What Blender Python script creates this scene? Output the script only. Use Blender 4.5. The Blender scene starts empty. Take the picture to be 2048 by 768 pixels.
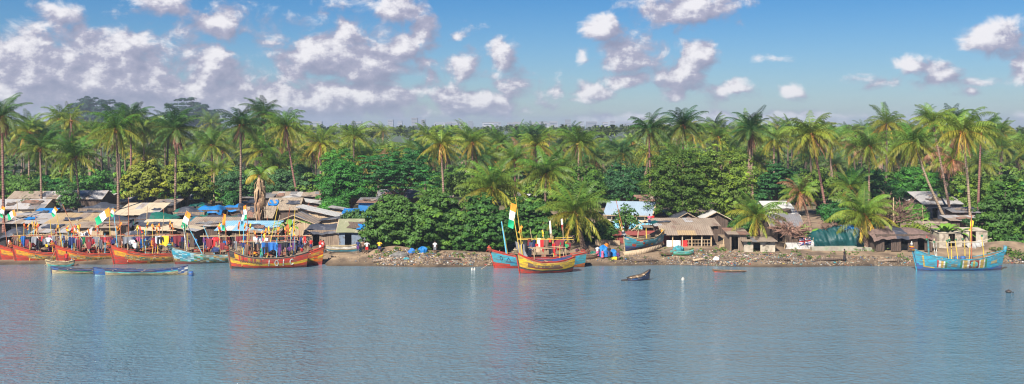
import bpy, math, random
import numpy as np
from math import sin, cos, pi, radians, exp
from mathutils import Vector, Matrix

# ------------------------------------------------------------------ camera, sky, sun, exposure
F = 2080.0; H = 17.8; VH = 250.0            # focal length in photo pixels, eye height, horizon row
sc = bpy.context.scene
COL = sc.collection
cam_d = bpy.data.cameras.new("camera"); cam = bpy.data.objects.new("camera", cam_d); COL.objects.link(cam)
cam.location = (0, 0, H); cam.rotation_euler = (radians(90), 0, 0)
cam_d.sensor_width = 36; cam_d.lens = F / 2048 * 36; cam_d.shift_y = -(384 - VH) / 2048
cam_d.clip_start = 0.5; cam_d.clip_end = 20000
sc.camera = cam
sc.view_settings.view_transform = 'Standard'; sc.view_settings.look = 'None'
sc.view_settings.gamma = 1; sc.view_settings.exposure = 1.0
sc.cycles.max_bounces = 6; sc.cycles.transparent_max_bounces = 6; sc.cycles.volume_bounces = 0
sc.cycles.use_denoising = True; sc.cycles.pixel_filter_type = 'BLACKMAN_HARRIS'; sc.cycles.filter_width = 1.15
sc.cycles.sample_clamp_indirect = 4

SUN_EL = radians(44); SUN_AZ = radians(206)   # azimuth clockwise from +Y: behind the camera, to its left
sun_dir = Vector((sin(SUN_AZ) * cos(SUN_EL), cos(SUN_AZ) * cos(SUN_EL), sin(SUN_EL)))
sd = bpy.data.lights.new("sun", 'SUN'); sun = bpy.data.objects.new("sun", sd); COL.objects.link(sun)
sd.energy = 4.9; sd.angle = radians(0.6); sd.color = (1.0, 0.94, 0.84)
sun.rotation_euler = sun_dir.to_track_quat('Z', 'Y').to_euler()

W = bpy.data.worlds.new("World"); sc.world = W; W.use_nodes = True
nt = W.node_tree; N = nt.nodes; LK = nt.links; N.clear()
def nd(t, **k):
    n = N.new(t)
    for a, b in k.items(): setattr(n, a, b)
    return n
def mth(op, a, b=None, c=None, clamp=False):
    n = nd('ShaderNodeMath', operation=op, use_clamp=clamp)
    for i, v in enumerate((a, b, c)):
        if v is None: continue
        if isinstance(v, (int, float)): n.inputs[i].default_value = v
        else: LK.new(v, n.inputs[i])
    return n.outputs[0]
def vmt(op, a, b=None, out=0):
    n = nd('ShaderNodeVectorMath', operation=op)
    for i, v in enumerate((a, b)):
        if v is None: continue
        if isinstance(v, tuple): n.inputs[i].default_value = v
        else: LK.new(v, n.inputs[i])
    return n.outputs[out]
tc = nd('ShaderNodeTexCoord')
sep = nd('ShaderNodeSeparateXYZ'); LK.new(tc.outputs['Generated'], sep.inputs[0])
az = mth('ARCTAN2', sep.outputs[0], sep.outputs[1]); el = mth('ARCSINE', sep.outputs[2])
cmb = nd('ShaderNodeCombineXYZ'); LK.new(az, cmb.inputs[0]); LK.new(el, cmb.inputs[1])
P0 = cmb.outputs[0]
def azel(u, v):
    x = (u - 1024) / F; a = math.atan(x)
    return a, math.atan((VH - v) / F * cos(a))
# clouds: (u, v, half width, half height, weight) in the direction they stand in
CL = [(-60,180,760,100,.95),(520,208,600,66,.92),(180,120,330,90,.85),(700,120,230,110,.8),(60,150,130,75,1.15),(200,160,130,85,1.15),(250,88,52,48,.95),(100,85,50,38,.8),(330,190,170,60,1.1),(430,135,62,62,.95),
      (560,205,120,62,1.0),(440,38,56,50,.8),(318,8,66,30,.75),(130,30,62,30,.5),(640,92,64,60,.8),(720,140,110,70,1.05),
      (700,190,230,50,1.1),(800,100,60,50,.85),(798,22,70,42,.85),(700,60,60,42,.6),(845,60,44,42,.7),
      (930,128,52,44,.85),(1005,112,40,38,.7),(1040,168,70,44,.8),(930,205,150,40,.8),
      (1112,183,26,22,.8),(1175,188,48,24,.75),(1200,55,56,31,1.0),(1376,20,130,46,1.05),(1165,108,18,26,.75),
      (1258,112,80,50,1.1),(1250,160,50,20,.6),(1395,108,44,42,.9),(1372,150,62,46,.95),(1455,180,60,26,.75),(1350,190,40,20,.6),(1580,183,36,20,.75),
      (1540,116,50,13,.6),(1992,84,72,44,1.05),(2048,132,30,40,.8),(1838,135,66,24,.75),(1885,150,40,20,.75),(1780,165,60,18,.65),
      (1944,184,28,16,.8),(1240,240,140,20,.6),(1560,235,400,12,.45),(1640,245,160,14,.5),(1960,165,50,14,.55),(915,72,20,13,.6)]
def density(P, rough):
    D = None
    for (u, v, ru, rv, w) in CL:
        a, e = azel(u, v); ra = ru / F; re = rv / F
        d = vmt('SUBTRACT', P, (a, e, 0)); d = vmt('MULTIPLY', d, (1 / ra, 1 / re, 0)); l = vmt('LENGTH', d, out=1)
        t = mth('MULTIPLY_ADD', l, -w, w)
        D = t if D is None else mth('MAXIMUM', D, t)
    D = mth('MAXIMUM', D, -0.6)
    n = nd('ShaderNodeTexNoise'); n.noise_dimensions = '2D'
    LK.new(vmt('MULTIPLY', P, (27, 37, 1)), n.inputs['Vector']); n.inputs['Detail'].default_value = rough
    n.inputs['Roughness'].default_value = .6; n.inputs['Scale'].default_value = 1; n.inputs['Distortion'].default_value = .25
    return mth('MULTIPLY_ADD', mth('SUBTRACT', n.outputs[0], .5), 1.9, D), n.outputs[0]
D1, n1 = density(P0, 9)
D2, n2 = density(vmt('ADD', P0, (-.010, .012, 0)), 4)
mr = nd('ShaderNodeMapRange', interpolation_type='SMOOTHSTEP'); LK.new(D1, mr.inputs[0]); mr.inputs[1].default_value = -.04; mr.inputs[2].default_value = .50
lit = nd('ShaderNodeMapRange', interpolation_type='SMOOTHSTEP'); n3 = nd('ShaderNodeTexNoise'); n3.noise_dimensions = '2D'; n3.inputs['Scale'].default_value = 1; n3.inputs['Detail'].default_value = 6; n3.inputs['Roughness'].default_value = .62; LK.new(vmt('MULTIPLY', P0, (48, 72, 1)), n3.inputs['Vector'])
n4 = nd('ShaderNodeTexNoise'); n4.noise_dimensions = '2D'; n4.inputs['Scale'].default_value = 1; n4.inputs['Detail'].default_value = 6; n4.inputs['Roughness'].default_value = .62; LK.new(vmt('MULTIPLY', vmt('ADD', P0, (-.004, .006, 0)), (48, 72, 1)), n4.inputs['Vector'])
puff = mth('MULTIPLY', mth('SUBTRACT', n3.outputs[0], n4.outputs[0]), 1.25)
LK.new(mth('ADD', mth('MULTIPLY', mth('SUBTRACT', D1, D2), .75), puff), lit.inputs[0]); lit.inputs[1].default_value = -.62; lit.inputs[2].default_value = .80
ccol = nd('ShaderNodeValToRGB'); LK.new(lit.outputs[0], ccol.inputs[0])
cr = ccol.color_ramp; cr.elements[0].color = (.27, .285, .40, 1); cr.elements[1].color = (.86, .83, .85, 1); cr.elements[1].position = .93
e = cr.elements.new(.5); e.color = (.41, .40, .51, 1)
sky = nd('ShaderNodeTexSky'); sky.sky_type = 'NISHITA'; sky.sun_disc = False
sky.sun_elevation = SUN_EL; sky.sun_rotation = SUN_AZ; sky.air_density = 1.0; sky.dust_density = .3; sky.ozone_density = 1.5
hsv = nd('ShaderNodeHueSaturation'); LK.new(sky.outputs[0], hsv.inputs['Color']); hsv.inputs['Saturation'].default_value = 1.1
tint = nd('ShaderNodeMixRGB', blend_type='MULTIPLY'); tint.inputs[0].default_value = 1; LK.new(hsv.outputs[0], tint.inputs[1]); tg = nd('ShaderNodeValToRGB'); LK.new(mth('MULTIPLY', el, 6.5), tg.inputs[0]); LK.new(tg.outputs[0], tint.inputs[2])
tg.color_ramp.elements[0].color = (.50, .62, .86, 1); tg.color_ramp.elements[1].color = (.13, .43, .74, 1)
SKY_S = .058
mix = nd('ShaderNodeMixRGB'); LK.new(tint.outputs[0], mix.inputs[1])
cs = nd('ShaderNodeVectorMath', operation='SCALE'); LK.new(ccol.outputs[0], cs.inputs[0]); cs.inputs['Scale'].default_value = .56 / SKY_S
LK.new(cs.outputs[0], mix.inputs[2]); LK.new(mth('MULTIPLY', mr.outputs[0], .93), mix.inputs[0])
bg = nd('ShaderNodeBackground'); LK.new(mix.outputs[0], bg.inputs[0]); bg.inputs[1].default_value = SKY_S
wo = nd('ShaderNodeOutputWorld'); LK.new(bg.outputs[0], wo.inputs[0])
W.cycles.sampling_method = 'MANUAL'; W.cycles.sample_map_resolution = 512

# ------------------------------------------------------------------ helpers
R = random.Random(7)
def ux(u, Y): return (u - 1024) / F * Y
def vz(v, Y): return H - (v - VH) * Y / F
def shore(x):
    s = 131.2 + .8 * sin(x * .13) + .5 * sin(x * .31 + 1)
    return s + (2.0 if x < -24 else 0) + (1.2 if x > 60 else 0)
MOUNDS = [(-15.5, 136.5, 3.2, 1.1, .95), (-8, 136, 4, 1.3, .35), (22, 137, 4, 2, .2), (66, 139, 5.2, 3.0, 1.25)]
def gz(x, Y):
    t = Y - shore(x)
    z = t * .22 if t < 0 else 1.25 * (1 - exp(-t / 4.2)) + .011 * min(t, 260)
    z = max(z, -3.0)
    for (mx, my, rx, ry, h) in MOUNDS:
        d = ((x - mx) / rx) ** 2 + ((Y - my) / ry) ** 2
        if d < 8: z += h * exp(-d)
    return z
def gY(u, v):
    Y = 129.
    while Y < 500 and VH + F * (H - gz(ux(u, Y), Y)) / Y > v: Y += .1
    return Y
def tag(o, label=None, cat=None, group=None, kind=None):
    if label: o['label'] = label
    if cat: o['category'] = cat
    if group: o['group'] = group
    if kind: o['kind'] = kind
    return o
def empty(name, loc, rz=0, **k):
    o = bpy.data.objects.new(name, None); COL.objects.link(o); o.location = loc; o.rotation_euler = (0, 0, rz)
    o.empty_display_size = .2
    return tag(o, **k)
def link(name, me, parent=None, loc=(0, 0, 0), rot=(0, 0, 0), scale=(1, 1, 1)):
    o = bpy.data.objects.new(name, me); COL.objects.link(o); o.location = loc; o.rotation_euler = rot; o.scale = scale
    if parent: o.parent = parent
    return o
def copy_tree(o, parent=None):
    c = o.copy(); COL.objects.link(c); c.parent = parent
    for ch in list(o.children): copy_tree(ch, c)
    return c
def np_mesh(name, V, Fq, mats, mi=None, col=None, smooth=False):
    """V (n,3), Fq (m,4) quads or (m,3) tris, col per vertex (n,3)"""
    me = bpy.data.meshes.new(name); V = np.asarray(V, dtype=np.float32); Fq = np.asarray(Fq, dtype=np.int32)
    k = Fq.shape[1]; m = len(Fq)
    me.vertices.add(len(V)); me.vertices.foreach_set('co', V.ravel())
    me.loops.add(m * k); me.loops.foreach_set('vertex_index', Fq.ravel())
    me.polygons.add(m); me.polygons.foreach_set('loop_start', np.arange(0, m * k, k, dtype=np.int32))
    for mt in mats: me.materials.append(mt)
    if mi is not None: me.polygons.foreach_set('material_index', np.asarray(mi, dtype=np.int32))
    if smooth: me.polygons.foreach_set('use_smooth', np.ones(m, dtype=bool))
    if col is not None:
        a = me.color_attributes.new('Col', 'FLOAT_COLOR', 'POINT')
        c = np.ones((len(V), 4), dtype=np.float32); c[:, :3] = col; a.data.foreach_set('color', c.ravel())
    me.update(calc_edges=True)
    return me
class MB:
    def __init__(s): s.v = []; s.f = []; s.m = []; s.mats = []
    def mi(s, mat):
        if mat not in s.mats: s.mats.append(mat)
        return s.mats.index(mat)
    def poly(s, pts, mat):
        b = len(s.v); s.v += [tuple(p) for p in pts]; s.f.append(tuple(range(b, b + len(pts)))); s.m.append(s.mi(mat))
    def grid(s, fn, nu, nv, mat, closed_u=False):
        b = len(s.v)
        for i in range(nu + 1):
            for j in range(nv + 1): s.v.append(tuple(fn(i / nu, j / nv)))
        for i in range(nu):
            for j in range(nv):
                a = b + i * (nv + 1) + j
                s.f.append((a, a + nv + 1, a + nv + 2, a + 1)); mm = mat(i, j) if callable(mat) else mat; s.m.append(s.mi(mm))
    def box(s, c, d, mat, rz=0, M=None):
        b = len(s.v); hx, hy, hz = d[0] / 2, d[1] / 2, d[2] / 2
        for X in (-1, 1):
            for Y in (-1, 1):
                for Z in (-1, 1):
                    p = Vector((X * hx, Y * hy, Z * hz))
                    if rz: p = Matrix.Rotation(rz, 3, 'Z') @ p
                    if M: p = M @ p
                    s.v.append((p.x + c[0], p.y + c[1], p.z + c[2]))
        for q in ((0, 1, 3, 2), (4, 6, 7, 5), (0, 4, 5, 1), (2, 3, 7, 6), (0, 2, 6, 4), (1, 5, 7, 3)):
            s.f.append(tuple(b + i for i in q)); s.m.append(s.mi(mat))
    def tube(s, pts, rad, mat, n=6, cap=True):
        pts = [Vector(p) for p in pts]; b = len(s.v)
        if not isinstance(rad, (list, tuple)): rad = [rad] * len(pts)
        for i, p in enumerate(pts):
            t = (pts[min(i + 1, len(pts) - 1)] - pts[max(i - 1, 0)]).normalized()
            a = t.orthogonal().normalized() if abs(t.z) < .9 else Vector((1, 0, 0)).cross(t).normalized(); c = t.cross(a)
            if i and (a.dot(pa) < 0): a, c = -a, -c
            pa = a
            for k in range(n):
                w = 2 * pi * k / n; s.v.append(tuple(p + (a * cos(w) + c * sin(w)) * rad[i]))
        for i in range(len(pts) - 1):
            for k in range(n):
                s.f.append((b + i * n + k, b + i * n + (k + 1) % n, b + (i + 1) * n + (k + 1) % n, b + (i + 1) * n + k)); s.m.append(s.mi(mat))
        if cap:
            s.f.append(tuple(b + k for k in reversed(range(n)))); s.m.append(s.mi(mat))
            e = b + (len(pts) - 1) * n; s.f.append(tuple(e + k for k in range(n))); s.m.append(s.mi(mat))
    def ball(s, c, r, mat, n=8, m=5):
        r = r if isinstance(r, (tuple, list)) else (r, r, r)
        s.grid(lambda a, b: (c[0] + r[0] * cos(2 * pi * a) * sin(pi * b), c[1] + r[1] * sin(2 * pi * a) * sin(pi * b), c[2] + r[2] * cos(pi * b)), n, m, mat)
    def torus(s, c, Rr, r, mat, axis='z', n=12, m=6, sx=1):
        def fn(a, b):
            x = (Rr + r * cos(2 * pi * b)) * cos(2 * pi * a); y = (Rr + r * cos(2 * pi * b)) * sin(2 * pi * a); z = r * sin(2 * pi * b)
            if axis == 'x': x, y, z = z, x, y
            if axis == 'y': x, y, z = x, z, y
            return (c[0] + x * sx, c[1] + y, c[2] + z)
        s.grid(fn, n, m, mat)
    def mesh(s, name, smooth=False):
        me = bpy.data.meshes.new(name); me.from_pydata(s.v, [], s.f)
        for m in s.mats: me.materials.append(m)
        me.polygons.foreach_set('material_index', s.m)
        if smooth: me.polygons.foreach_set('use_smooth', [True] * len(s.f))
        me.update(); return me
    def build(s, name, parent=None, loc=(0, 0, 0), rot=(0, 0, 0), smooth=False):
        return link(name, s.mesh(name, smooth), parent, loc, rot)

# ------------------------------------------------------------------ materials
MATS = {}
def mat(name, c, rough=.8, var=.25, scale=1.2, stain=None, stain_amt=.0, bump=.0, corr=None, spec=.3, detail=4, sz=(1, 1, 1), rnd=0):
    """base colour with noise wear; stain: second colour in patches; corr: (axis, pitch m) corrugation"""
    if name in MATS: return MATS[name]
    m = bpy.data.materials.new(name); m.use_nodes = True; t = m.node_tree; n = t.nodes; l = t.links
    p = n['Principled BSDF']; p.inputs['Roughness'].default_value = rough; p.inputs['Specular IOR Level'].default_value = spec
    co = n.new('ShaderNodeTexCoord'); mp = n.new('ShaderNodeMapping'); l.new(co.outputs['Object'], mp.inputs[0]); mp.inputs['Scale'].default_value = sz
    no = n.new('ShaderNodeTexNoise'); no.inputs['Scale'].default_value = scale; no.inputs['Detail'].default_value = detail; no.inputs['Roughness'].default_value = .65
    l.new(mp.outputs[0], no.inputs[0])
    rp = n.new('ShaderNodeMapRange'); l.new(no.outputs[0], rp.inputs[0]); rp.inputs[1].default_value = .25; rp.inputs[2].default_value = .75
    rp.inputs[3].default_value = 1 - var; rp.inputs[4].default_value = 1 + var
    vm = n.new('ShaderNodeVectorMath'); vm.operation = 'SCALE'; vm.inputs[0].default_value = c; l.new(rp.outputs[0], vm.inputs['Scale'])
    out = vm.outputs[0]
    if stain:
        n2 = n.new('ShaderNodeTexNoise'); n2.inputs['Scale'].default_value = scale * .9 + .3; n2.inputs['Detail'].default_value = 6; n2.inputs['Roughness'].default_value = .7
        a = n.new('ShaderNodeVectorMath'); a.operation = 'ADD'; l.new(mp.outputs[0], a.inputs[0]); a.inputs[1].default_value = (7.3, 2.1, 4.4); l.new(a.outputs[0], n2.inputs[0])
        r2 = n.new('ShaderNodeMapRange'); l.new(n2.outputs[0], r2.inputs[0]); r2.inputs[1].default_value = .62 - stain_amt * .5; r2.inputs[2].default_value = .74 - stain_amt * .4
        mx = n.new('ShaderNodeMixRGB'); l.new(r2.outputs[0], mx.inputs[0]); l.new(out, mx.inputs[1]); mx.inputs[2].default_value = (*stain, 1); out = mx.outputs[0]
    if rnd:
        oi = n.new('ShaderNodeObjectInfo'); hs = n.new('ShaderNodeHueSaturation'); l.new(out, hs.inputs['Color'])
        r3 = n.new('ShaderNodeMapRange'); l.new(oi.outputs['Random'], r3.inputs[0]); r3.inputs[3].default_value = 1 - rnd; r3.inputs[4].default_value = 1 + rnd
        l.new(r3.outputs[0], hs.inputs['Value']); out = hs.outputs[0]
    l.new(out, p.inputs['Base Color'])
    h = None
    if corr:
        w = n.new('ShaderNodeTexWave'); w.bands_direction = corr[0]; w.inputs['Scale'].default_value = 2 * pi / corr[1] / 20 ; w.inputs['Distortion'].default_value = corr[2] if len(corr) > 2 else 0
        l.new(co.outputs['Object'], w.inputs[0]); b = n.new('ShaderNodeBump'); b.inputs['Strength'].default_value = .7; b.inputs['Distance'].default_value = .05
        l.new(w.outputs['Fac'], b.inputs['Height']); l.new(b.outputs[0], p.inputs['Normal']); h = b
    if bump:
        b = n.new('ShaderNodeBump'); b.inputs['Strength'].default_value = bump; b.inputs['Distance'].default_value = .2; l.new(no.outputs[0], b.inputs['Height'])
        if h: l.new(h.outputs[0], b.inputs['Normal'])
        l.new(b.outputs[0], p.inputs['Normal'])
    MATS[name] = m; return m
def leafmat(name, transl=.3, rnd=.18, rough=.55):
    m = bpy.data.materials.new(name); m.use_nodes = True; t = m.node_tree; n = t.nodes; l = t.links
    p = n['Principled BSDF']; p.inputs['Roughness'].default_value = rough; p.inputs['Specular IOR Level'].default_value = .25
    at = n.new('ShaderNodeAttribute'); at.attribute_name = 'Col'
    oi = n.new('ShaderNodeObjectInfo'); hs = n.new('ShaderNodeHueSaturation'); l.new(at.outputs['Color'], hs.inputs['Color'])
    r = n.new('ShaderNodeMapRange'); l.new(oi.outputs['Random'], r.inputs[0]); r.inputs[3].default_value = 1 - rnd; r.inputs[4].default_value = 1 + rnd; l.new(r.outputs[0], hs.inputs['Value'])
    m2 = n.new('ShaderNodeMath'); m2.operation = 'MULTIPLY_ADD'; l.new(oi.outputs['Random'], m2.inputs[0]); m2.inputs[1].default_value = -.05; m2.inputs[2].default_value = .510
    l.new(m2.outputs[0], hs.inputs['Hue'])
    l.new(hs.outputs[0], p.inputs['Base Color'])
    tr = n.new('ShaderNodeBsdfTranslucent'); l.new(hs.outputs[0], tr.inputs[0]); mx = n.new('ShaderNodeMixShader'); mx.inputs[0].default_value = transl
    l.new(p.outputs[0], mx.inputs[1]); l.new(tr.outputs[0], mx.inputs[2]); l.new(mx.outputs[0], n['Material Output'].inputs[0])
    return m
LEAF = leafmat('leaf'); PALM = leafmat('palm_frond', .3, .25, .45)
def attrmat(name, rough=.7):
    m = bpy.data.materials.new(name); m.use_nodes = True; n = m.node_tree.nodes
    at = n.new('ShaderNodeAttribute'); at.attribute_name = 'Col'; m.node_tree.links.new(at.outputs['Color'], n['Principled BSDF'].inputs['Base Color'])
    n['Principled BSDF'].inputs['Roughness'].default_value = rough; return m
SCRAP = attrmat('scrap')
BARKL = mat('palm_bark_pale', (.30, .22, .15), .9, .35, 2.5, bump=.4, corr=('Z', .35)); BARKD = mat('palm_bark_dark', (.13, .09, .07), .9, .35, 2.5, bump=.4, corr=('Z', .35))
BARK = mat('palm_bark', (.24, .155, .115), .9, .35, 2.5, bump=.4, corr=('Z', .35))
BARKP = mat('palm_bark_reddish', (.22, .11, .09), .9, .35, 2.5, bump=.4, corr=('Z', .35))
TBARK = mat('tree_bark', (.10, .075, .055), .9, .3, 2, bump=.5)
TIN_L = mat('tin_pale', (.34, .32, .31), .55, .22, .35, (.25, .17, .12), .14, corr=('X', .3), sz=(1, .4, 1))
TIN_G = mat('tin_grey', (.17, .165, .17), .6, .25, .4, (.16, .10, .075), .2, corr=('X', .3), sz=(1, .4, 1))
TIN_T = mat('tin_tan', (.27, .21, .16), .7, .25, .5, (.18, .12, .09), .22, corr=('X', .3), sz=(1, .4, 1))
TIN_O = mat('tin_ochre', (.34, .24, .13), .75, .2, .5, (.25, .18, .13), .2, corr=('X', .3), sz=(1, .4, 1))
TIN_W = mat('tin_white', (.50, .48, .45), .5, .12, .4, (.38, .32, .28), .1, corr=('X', .3), sz=(1, .4, 1))
TIN_B = mat('tin_bluish', (.25, .32, .39), .45, .12, .4, (.27, .27, .28), .12, corr=('X', .3), sz=(1, .4, 1))
TIN_C = mat('tin_sky_blue', (.20, .38, .50), .5, .15, .6, (.45, .50, .52), .15, corr=('X', .3))
RUST = mat('rusty_sheet', (.22, .12, .085), .85, .35, .7, (.12, .08, .065), .3, corr=('X', .3))
CREAM = mat('cream_sheet', (.44, .36, .25), .8, .15, .5, (.33, .26, .19), .15, bump=.2)
THATCH = mat('shaggy_straw', (.30, .235, .17), .95, .4, 2.2, (.17, .13, .10), .3, bump=.8, sz=(3, .6, 1))
TARP_K = mat('tarp_black', (.045, .048, .062), .5, .45, .8, (.16, .15, .16), .12, bump=.7, spec=.5)
TARP_G = mat('tarp_green', (.01, .11, .08), .5, .3, .8, (.06, .09, .08), .15, bump=.5)
TARP_T = mat('tarp_teal', (.004, .05, .052), .5, .3, .6, (.03, .07, .08), .15, bump=.6)
TARP_B = mat('tarp_blue', (.015, .15, .40), .45, .25, .8, (.10, .18, .26), .1, bump=.5)
TARP_O = mat('tarp_olive', (.20, .20, .12), .75, .2, .6, (.30, .27, .20), .15, bump=.4)
CLOTH_W = mat('cloth_white', (.72, .70, .70), .8, .1, 1, bump=.3)
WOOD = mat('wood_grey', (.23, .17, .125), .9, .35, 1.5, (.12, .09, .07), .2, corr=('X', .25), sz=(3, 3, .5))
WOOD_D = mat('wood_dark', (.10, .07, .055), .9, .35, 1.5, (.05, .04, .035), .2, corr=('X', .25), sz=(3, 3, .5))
WOOD_T = mat('wood_tan', (.42, .31, .20), .9, .25, 1.5, (.25, .18, .12), .2, corr=('X', .25), sz=(3, 3, .5))
POLE = mat('pole_bamboo', (.46, .33, .19), .8, .3, 2.5, (.25, .16, .10), .15)
POLE_R = mat('pole_reddish', (.36, .12, .06), .8, .3, 2.5)
POLE_Y = mat('pole_yellow', (.62, .42, .07), .7, .2, 2.5)
POLE_B = mat('pole_sky_blue', (.13, .45, .60), .6, .2, 2.5, (.5, .5, .5), .1)
CONC = mat('concrete', (.42, .36, .28), .9, .25, .8, (.20, .16, .12), .25, bump=.3)
BLOCK = mat('block_wall', (.30, .24, .19), .95, .3, .8, (.14, .11, .09), .25, bump=.4, corr=('Z', .25))
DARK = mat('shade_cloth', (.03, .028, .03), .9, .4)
RUBBER = mat('tyre_rubber', (.025, .025, .027), .8, .2)
PAINT = {}
for nm, c in dict(red=(.47, .03, .018), scarlet=(.56, .05, .016), orange=(.60, .13, .012), amber=(.66, .30, .015), yellow=(.70, .42, .02), ochre=(.36, .20, .025),
                  maroon=(.20, .025, .02), black=(.03, .028, .035), navy=(.018, .04, .13), blue=(.02, .10, .30), sky=(.03, .30, .42), turq=(.04, .28, .33),
                  pale=(.30, .50, .54), green=(.02, .20, .09), white=(.62, .60, .54), cream=(.46, .36, .20), brown=(.17, .10, .06), gold=(.50, .33, .06), aqua=(.10, .45, .40),
                  hullwood=(.22, .15, .10)).items():
    PAINT[nm] = mat('paint_' + nm, c, .55, .3, 2.2, (c[0] * .35 + .07, c[1] * .35 + .055, c[2] * .35 + .04), .42, spec=.25, sz=(.5, 1, 2.2), bump=.25)
CL_ = {}
for nm, c in dict(red=(.52, .03, .03), orange=(.72, .20, .02), yellow=(.72, .48, .03), black=(.025, .025, .03), navy=(.025, .04, .13), blue=(.03, .15, .45), teal=(.02, .25, .25), pink=(.62, .12, .22),
                  white=(.68, .66, .64), purple=(.13, .04, .16), maroon=(.20, .03, .04), green=(.03, .28, .10), brown=(.18, .10, .07), grey=(.22, .22, .24), tan=(.45, .32, .20)).items():
    CL_[nm] = mat('cloth_' + nm, c, .85, .15, 2) if 'cloth_' + nm not in MATS else MATS['cloth_' + nm]
CL_['white'] = CLOTH_W
F_OR = mat('flag_orange', (.80, .25, .02), .7, .06, 1); F_WH = mat('flag_white', (.78, .78, .76), .7, .05, 1); F_GR = mat('flag_green', (.01, .38, .16), .7, .06, 1)
SKIN = mat('skin', (.11, .055, .035), .6, .1); SKIN2 = mat('skin_warm', (.17, .085, .05), .6, .1); HAIR = mat('hair', (.012, .01, .01), .9, .2)
# ------------------------------------------------------------------ ground, water, air
def ground_mat():
    m = bpy.data.materials.new('soil'); m.use_nodes = True; t = m.node_tree; n = t.nodes; l = t.links; p = n['Principled BSDF']
    p.inputs['Roughness'].default_value = .95
    co = n.new('ShaderNodeTexCoord'); sp = n.new('ShaderNodeSeparateXYZ'); l.new(co.outputs['Object'], sp.inputs[0])
    no = n.new('ShaderNodeTexNoise'); no.inputs['Scale'].default_value = .5; no.inputs['Detail'].default_value = 8; l.new(co.outputs['Object'], no.inputs[0])
    rp = n.new('ShaderNodeValToRGB'); l.new(no.outputs[0], rp.inputs[0])
    rp.color_ramp.elements[0].position = .3; rp.color_ramp.elements[0].color = (.075, .05, .034, 1); rp.color_ramp.elements[1].position = .68; rp.color_ramp.elements[1].color = (.28, .195, .12, 1)
    a = n.new('ShaderNodeMath'); a.operation = 'MULTIPLY_ADD'; l.new(no.outputs[0], a.inputs[0]); a.inputs[1].default_value = 40; l.new(sp.outputs[1], a.inputs[2])
    r = n.new('ShaderNodeMapRange'); l.new(a.outputs[0], r.inputs[0]); r.inputs[1].default_value = 205; r.inputs[2].default_value = 245
    mx = n.new('ShaderNodeMixRGB'); l.new(r.outputs[0], mx.inputs[0]); l.new(rp.outputs[0], mx.inputs[1]); mx.inputs[2].default_value = (.045, .06, .02, 1)
    # wet sand at the water's edge
    w = n.new('ShaderNodeMapRange'); l.new(sp.outputs[2], w.inputs[0]); w.inputs[1].default_value = .1; w.inputs[2].default_value = .65; w.inputs[3].default_value = .38; w.inputs[4].default_value = 1
    sc_ = n.new('ShaderNodeVectorMath'); sc_.operation = 'SCALE'; l.new(mx.outputs[0], sc_.inputs[0]); l.new(w.outputs[0], sc_.inputs['Scale'])
    l.new(sc_.outputs[0], p.inputs['Base Color'])
    b = n.new('ShaderNodeBump'); b.inputs['Strength'].default_value = .5; b.inputs['Distance'].default_value = .3; l.new(no.outputs[0], b.inputs['Height']); l.new(b.outputs[0], p.inputs['Normal'])
    return m
xs = np.concatenate([[-4400, -2000, -900, -400, -200, -130], np.arange(-100, 100.1, .8), [130, 200, 400, 900, 2000, 4400]])
ys = np.concatenate([[112, 120, 126], np.arange(128, 150, .5), np.arange(150, 240, 2.), [260, 300, 400, 700, 1500, 3000, 4400]])
V = np.array([(x, y, gz(x, y)) for x in xs for y in ys])
ny = len(ys); i, j = np.meshgrid(np.arange(len(xs) - 1), np.arange(ny - 1), indexing='ij'); a = (i * ny + j).ravel()
Q = np.stack([a, a + ny, a + ny + 1, a + 1], 1)
tag(link('ground', np_mesh('ground', V, Q, [ground_mat()], smooth=True)), kind='structure')

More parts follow.
